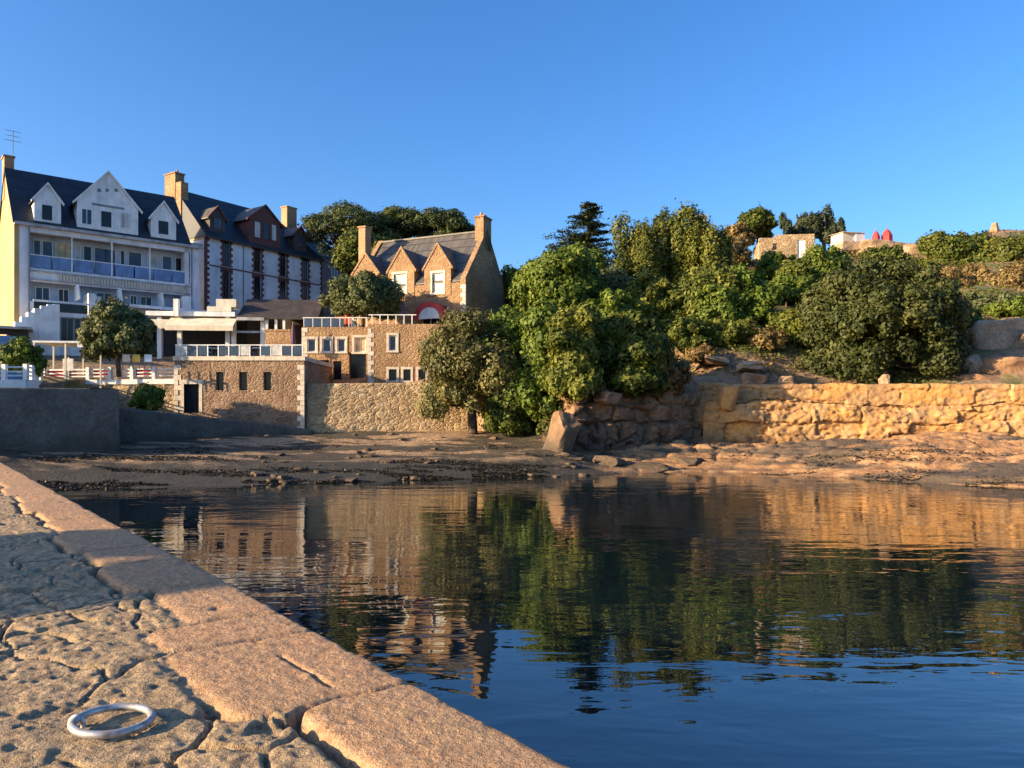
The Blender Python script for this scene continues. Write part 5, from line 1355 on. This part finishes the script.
# cypress clump: tall pointed plumes
for i, (px, top, wpx, d) in enumerate(((630, 214, 58, 73), (662, 207, 54, 74), (692, 207, 54, 72.5), (717, 231, 44, 71))):
    rng = np.random.default_rng(500 + i); s = d / FPX; H = (322 - top) * s; Wd = wpx * s
    C, Rr = [], []
    for k in range(24):
        hx = rng.uniform(-0.5, 0.5) * Wd * 0.8; hy = rng.uniform(-0.5, 0.5) * Wd * 0.7; hr = 1 - 0.75 * (hx / Wd * 2) ** 2
        zc = rng.uniform(0.12, 0.92) * H * (0.75 + 0.25 * hr)
        C.append((hx * (1 - 0.45 * zc / H), hy * (1 - 0.45 * zc / H), zc)); r = Wd * rng.uniform(0.13, 0.22); Rr.append((r, r, r * rng.uniform(1.6, 2.6)))
    area = sum(4 * math.pi * np.mean(np.square(r)) for r in Rr); nl = int(min(area * 1.5 / (0.14 ** 2 * 1.1), 30000))
    P, N, sz, tn = lobe_leaves(C, Rr, nl, 0.14, rng, 0.5, None, 0.25)
    lab = ['tall dark cypress standing closest to the cedar', 'tallest pointed cypress in the middle of the clump', 'pointed cypress in front of the brick chimney on the hill', 'shortest cypress at the hill side of the clump'][i]
    e = empty('cypress', W(px, 322, d), 0, lab, 'tree')
    link('crown', leaf_mesh('crown', P, N, sz, tn, 0.45, rng), L_['cypress'], e)
    trunk_mesh('trunk', M['bark'], e, H * 0.8, 0.16, [tuple(np.array(c) * 0.9) for c in C[:6]], i, 0.0)
for i, (px, top, bot, wpx, d) in enumerate(((797, 208, 250, 30, 98), (825, 207, 250, 34, 97))):
    rng = np.random.default_rng(540 + i); s = d / FPX; H = (bot - top) * s; Wd = wpx * s; C, Rr = [], []
    for k in range(16):
        C.append((rng.uniform(-0.42, 0.42) * Wd, rng.uniform(-0.4, 0.4) * Wd, rng.uniform(0.2, 0.84) * H)); r = Wd * rng.uniform(0.09, 0.16); Rr.append((r, r, r * 2.2))
    nl = 9000; P, N, sz, tn = lobe_leaves(C, Rr, nl, 0.16, rng, 0.5, None, 0.3)
    e = empty('cypress', W(px, bot, d), 0, ['squarish dark conifer on the hilltop just behind the stone hut door', 'ragged topped dark conifer on the hilltop nearest the white hut'][i], 'tree')
    link('crown', leaf_mesh('crown', P, N, sz, tn, 0.45, rng), L_['cedar'], e)
    trunk_mesh('trunk', M['bark'], e, H * 0.85, 0.2, [], i, 0.0)

# cedar: flat layered sprays
rng = np.random.default_rng(610); d = 76.0; s = d / FPX; H = (330 - 204) * s
P, N, SZ, TN = [], [], [], []; limbs = MB(); limbs.tube([(0, 0, -0.5), (0.2, 0, H * 0.5), (-0.3, 0, H * 0.97)], [0.42, 0.3, 0.05], 8)
for k in range(17):
    zf = 0.42 + 0.57 * k / 16; rad = (1 - zf) * 10.5 + 0.7
    for b in range(7):
        a = rng.uniform(0, 2 * math.pi); ln = rad * rng.uniform(0.3, 1.0) * (1.15 if math.cos(a) < 0 else 0.8)
        n = int(150 * ln / 3) + 50; tt = rng.random(n) ** 0.6
        wd = 0.16 * ln + 0.2
        off = rng.normal(size=(n, 3)) * np.array([wd, wd, 0.10]) * (0.4 + 0.8 * (1 - tt))[:, None]
        z0 = zf * H; rise = rng.uniform(0.0, 0.28) * ln
        pts = np.stack([np.cos(a) * ln * tt, np.sin(a) * ln * tt, z0 + rise * tt - 0.10 * ln * tt ** 2], -1) + off
        P.append(pts); N.append(np.array([0, 0, 1.0]) + rng.normal(size=(n, 3)) * 0.45); SZ.append(rng.uniform(0.09, 0.2, n)); TN.append(0.45 + rng.normal(size=n) * 0.2 + rng.normal() * 0.12)
        limbs.tube([(0, 0, z0), (np.cos(a) * ln * 0.8, np.sin(a) * ln * 0.8, z0 + rise * 0.8 - 0.064 * ln)], [0.07, 0.02], 5)
e = empty('cedar_tree', W(590, 330, d), 0, 'dark cedar with flat ragged layers rising above the lime green tree', 'tree')
link('crown', leaf_mesh('crown', np.concatenate(P), np.concatenate(N), np.concatenate(SZ), np.concatenate(TN), 0.4, rng), L_['cedar'], e)
limbs.build('trunk', M['bark'], e, True)

# umbrella pines behind the houses
def umbrella(px, top, bot, wpx, d, gy, seed, label, n=46):
    rng = np.random.default_rng(seed); s = d / FPX; Wd = wpx * s; Hc = (bot - top) * s; base = W(px, gy, d); ztop = (gy - top) * s
    C, Rr = [], []
    for k in range(n):
        r = math.sqrt(rng.random()); a = rng.uniform(0, 6.283)
        x, y = r * math.cos(a) * Wd * 0.46, r * math.sin(a) * Wd * 0.42
        z = ztop - Hc * (0.17 + 0.45 * r ** 2.2) - rng.random() * Hc * 0.30
        k2 = Wd * rng.uniform(0.075, 0.125); C.append((x, y, z)); Rr.append((k2 * 1.35, k2 * 1.35, k2 * 0.72))
    area = sum(4 * math.pi * np.mean(np.square(r)) for r in Rr); nl = int(min(area * 1.6 / (0.15 ** 2 * 1.1), 36000))
    P, N, sz, tn = lobe_leaves(C, Rr, nl, 0.15, rng, 0.6, None, 0.4)
    e = empty('umbrella_pine', base, 0, label, 'tree')
    link('crown', leaf_mesh('crown', P, N, sz, tn, 0.4, rng), L_['pine'], e)
    m = MB(); fork = (0.3, 0.0, ztop - Hc * 1.25)
    m.tube([(0, 0, -1), (-0.15, 0, fork[2] * 0.5), fork], [0.42, 0.34, 0.26], 9)
    for c in C[::4]: m.tube([fork, ((fork[0] + c[0]) / 2, (fork[1] + c[1]) / 2, (fork[2] + c[2]) / 2 - 0.4), c], [0.17, 0.11, 0.04], 6)
    m.build('trunk', M['bark_pine'], e, True)


umbrella(348, 196, 252, 88, 88, 330, 701, 'umbrella pine with a wide flat crown nearest the brick trimmed house', 54)
umbrella(402, 203, 250, 66, 92, 330, 702, 'middle umbrella pine rising behind the granite house roof', 34)
umbrella(436, 202, 248, 74, 90, 330, 703, 'umbrella pine just beside the tall end chimney of the granite house', 38)

# undergrowth all over the slope
rng = np.random.default_rng(900); n = 150000
x = rng.uniform(-3, 80, n); y = rng.uniform(47, 98, n)
fy = np.interp(x, [p[0] for p in FRONT], [p[1] for p in FRONT])
keep = (y > fy + 1.0)
cov = fbm(x * 0.16, y * 0.16, seed=55, octv=4) + 0.12
bare = sstep(12, 15, x) * sstep(25, 21, x) * sstep(57, 53, y) + sstep(30, 33, x) * sstep(61, 57, y)
cov = cov - bare * 0.22
keep &= (cov > rng.uniform(-0.1, 0.25, n))
x, y, cov, bare = x[keep], y[keep], cov[keep], bare[keep]
z = hill(x, y) + fbm(x * 0.4, y * 0.4, seed=31, octv=4) * 0.7 * sstep(0, 8, x) + fbm(x * 0.1, y * 0.1, seed=33) * 1.0 * sstep(2, 12, x)
tall = np.clip(cov + 0.1, 0.05, 0.5) * 1.6 * (0.35 + 0.65 * vnoise(x * 0.9, y * 0.9, seed=57))
P = np.stack([x, y, z + tall * rng.random(len(x))], -1)
Nn = np.array([0, -0.2, 0.7]) + rng.normal(size=P.shape) * 0.6
hue = fbm(x * 0.12, y * 0.12, seed=58, octv=3)
dry = (hue + 0.12 * rng.normal(size=len(x)) * 0.6 + bare * 0.35 + sstep(40, 60, x) * 0.08) > 0.03
for nm, mk, mt, lb in (('bracken', dry, 'heath', 'dry brown bracken and heather covering the slope'), ('undergrowth', ~dry, 'cypress', 'low green undergrowth covering the slope between the bushes')):
    o = link(nm, leaf_mesh(nm, P[mk], Nn[mk], rng.uniform(0.08, 0.2, mk.sum()), 0.45 + rng.normal(size=mk.sum()) * 0.2 + fbm(x[mk], y[mk], seed=59) * 0.5, 0.5, rng), L_[mt])
    tag(o, lb, 'undergrowth', kind='stuff')

# seaweed left along the tide line
rng = np.random.default_rng(950); n = 60000
a = rng.uniform((-60 - 512) / FPX, (1040 - 512) / FPX, n); dw = dw_of(a); db = db_of(a)[0]
tt = rng.random(n) ** 1.5 * 0.62
y = dw + (db - dw) * tt - 0.4; x = a * y
keep = (fbm(x * 0.22, y * 0.75, seed=71, octv=4) > 0.02 + 0.10 * tt) & ((a < 0.12) | (rng.random(n) < 0.45))
x, y = x[keep], y[keep]; z = shore_z(x, y)
P = np.stack([x, y, z + rng.uniform(0.0, 0.05, len(x))], -1)
N = np.array([0, 0, 1.0]) + rng.normal(size=P.shape) * 0.45
M['weed'] = m_leaf('seaweed_fronds', (0.012, 0.010, 0.006), (0.032, 0.026, 0.014), (0.07, 0.055, 0.025), 0.05, 0.4)
o = link('seaweed', leaf_mesh('seaweed', P, N, rng.uniform(0.03, 0.11, len(x)), 0.45 + rng.normal(size=len(x)) * 0.25, 0.5, rng), M['weed'])
tag(o, 'dark brown seaweed strewn along the tide line of beach and rocks', 'seaweed', kind='stuff')

# ------------------------------------------------------------------ small buildings on the hilltop
hx, hy, hzz = W(759, 257, 90)
e = empty('stone_hut', (hx, hy, hzz), R(-8), 'low roofless stone hut with a white door on the hilltop', 'hut')
s = 90 / FPX; ww, hh = 53 * s, 22 * s
m = MB().wall(0, ww, -1, hh * 0.86, 0, 0.4, [(ww * 0.70, ww * 0.84, -0.2, hh * 0.72), (ww * 0.25, ww * 0.33, hh * 0.3, hh * 0.6)]).box(0, 0.4, 0.4, 4, -1, hh * 0.7).box(ww - 0.4, ww, 0.4, 4, -1, hh).box(0.4, ww - 0.4, 3.6, 4, -1, hh * 0.95)
m.box(ww * 0.3, ww - 0.002, 0.002, 0.398, hh * 0.86, hh * 0.98); m.build('wall', M['stone_wall'], e)
MB().box(ww * 0.70, ww * 0.84, 0.1, 0.16, -0.2, hh * 0.72).build('door', M['white'], e)
hx, hy, hzz = W(843, 243, 92); s = 92 / FPX
e = empty('white_hut', (hx, hy, hzz), R(10), 'small white hut with a tan side wall on the hilltop beside the red shelters', 'hut')
MB().box(0, 13 * s, 0, 2.5, -1, 11 * s).build('stone_wall', M['surround'], e)
MB().box(13 * s + 0.002, 23 * s, -0.2, 2.5, -1, 10 * s).build('wall', M['white'], e)
MB().prism([(-0.3, 10.4 * s), (2.8, 12.4 * s), (2.8, 12.6 * s), (-0.3, 10.9 * s)], -0.15, 23.5 * s).build('roof', M['surround'], e)
for i, (px, w, lb) in enumerate(((876, 8, 'smaller red canvas shelter on the hilltop next to the white hut'), (887, 11, 'bigger red canvas shelter on the hilltop above the golden outcrop'))):
    hx, hy, hzz = W(px, 241, 91); s = 91 / FPX; hh = (12 if i else 10) * s; rr = w * s / 2
    e = empty('canvas_shelter', (hx, hy, hzz), 0, lb, 'shelter')
    MB().tube([(0, 0, -0.5), (0, 0, hh * 0.45), (0, 0, hh * 0.8), (0, 0, hh)], [rr, rr * 0.95, rr * 0.55, 0.06], 7).build('canopy', M['red'], e)
    MB().tube([(0, 0, hh - 0.05), (0, 0, hh + 0.5)], 0.04, 6).build('pole', M['grey'], e)
hx, hy, hzz = W(701, 236, 100)
e = empty('brick_chimney_stack', (hx, hy, hzz), R(12), 'orange brick chimney stack showing above the cypress clump', 'chimney')
MB().box(-0.62, 0.62, -0.45, 0.45, -6, 2.45).build('stack', M['brick_chim'], e); MB().box(-0.7, 0.7, -0.53, 0.53, 2.45, 2.7).build('cap', M['surround'], e)
hx, hy, hzz = W(994, 236, 93)
m = MB()
for k, (r, h) in enumerate(((0.8, 0.45), (0.66, 0.45), (0.5, 0.4), (0.36, 0.4))): m.tube([(0.03 * k, 0, 0.42 * k), (0.03 * k, 0.02, 0.42 * k + h)], [r, r * 0.92], 7)
o = m.build('stone_cairn', M['rock_dry']); o.location = (hx, hy, hzz - 0.1); tag(o, 'small pale stone cairn on the hilltop ridge', 'cairn')
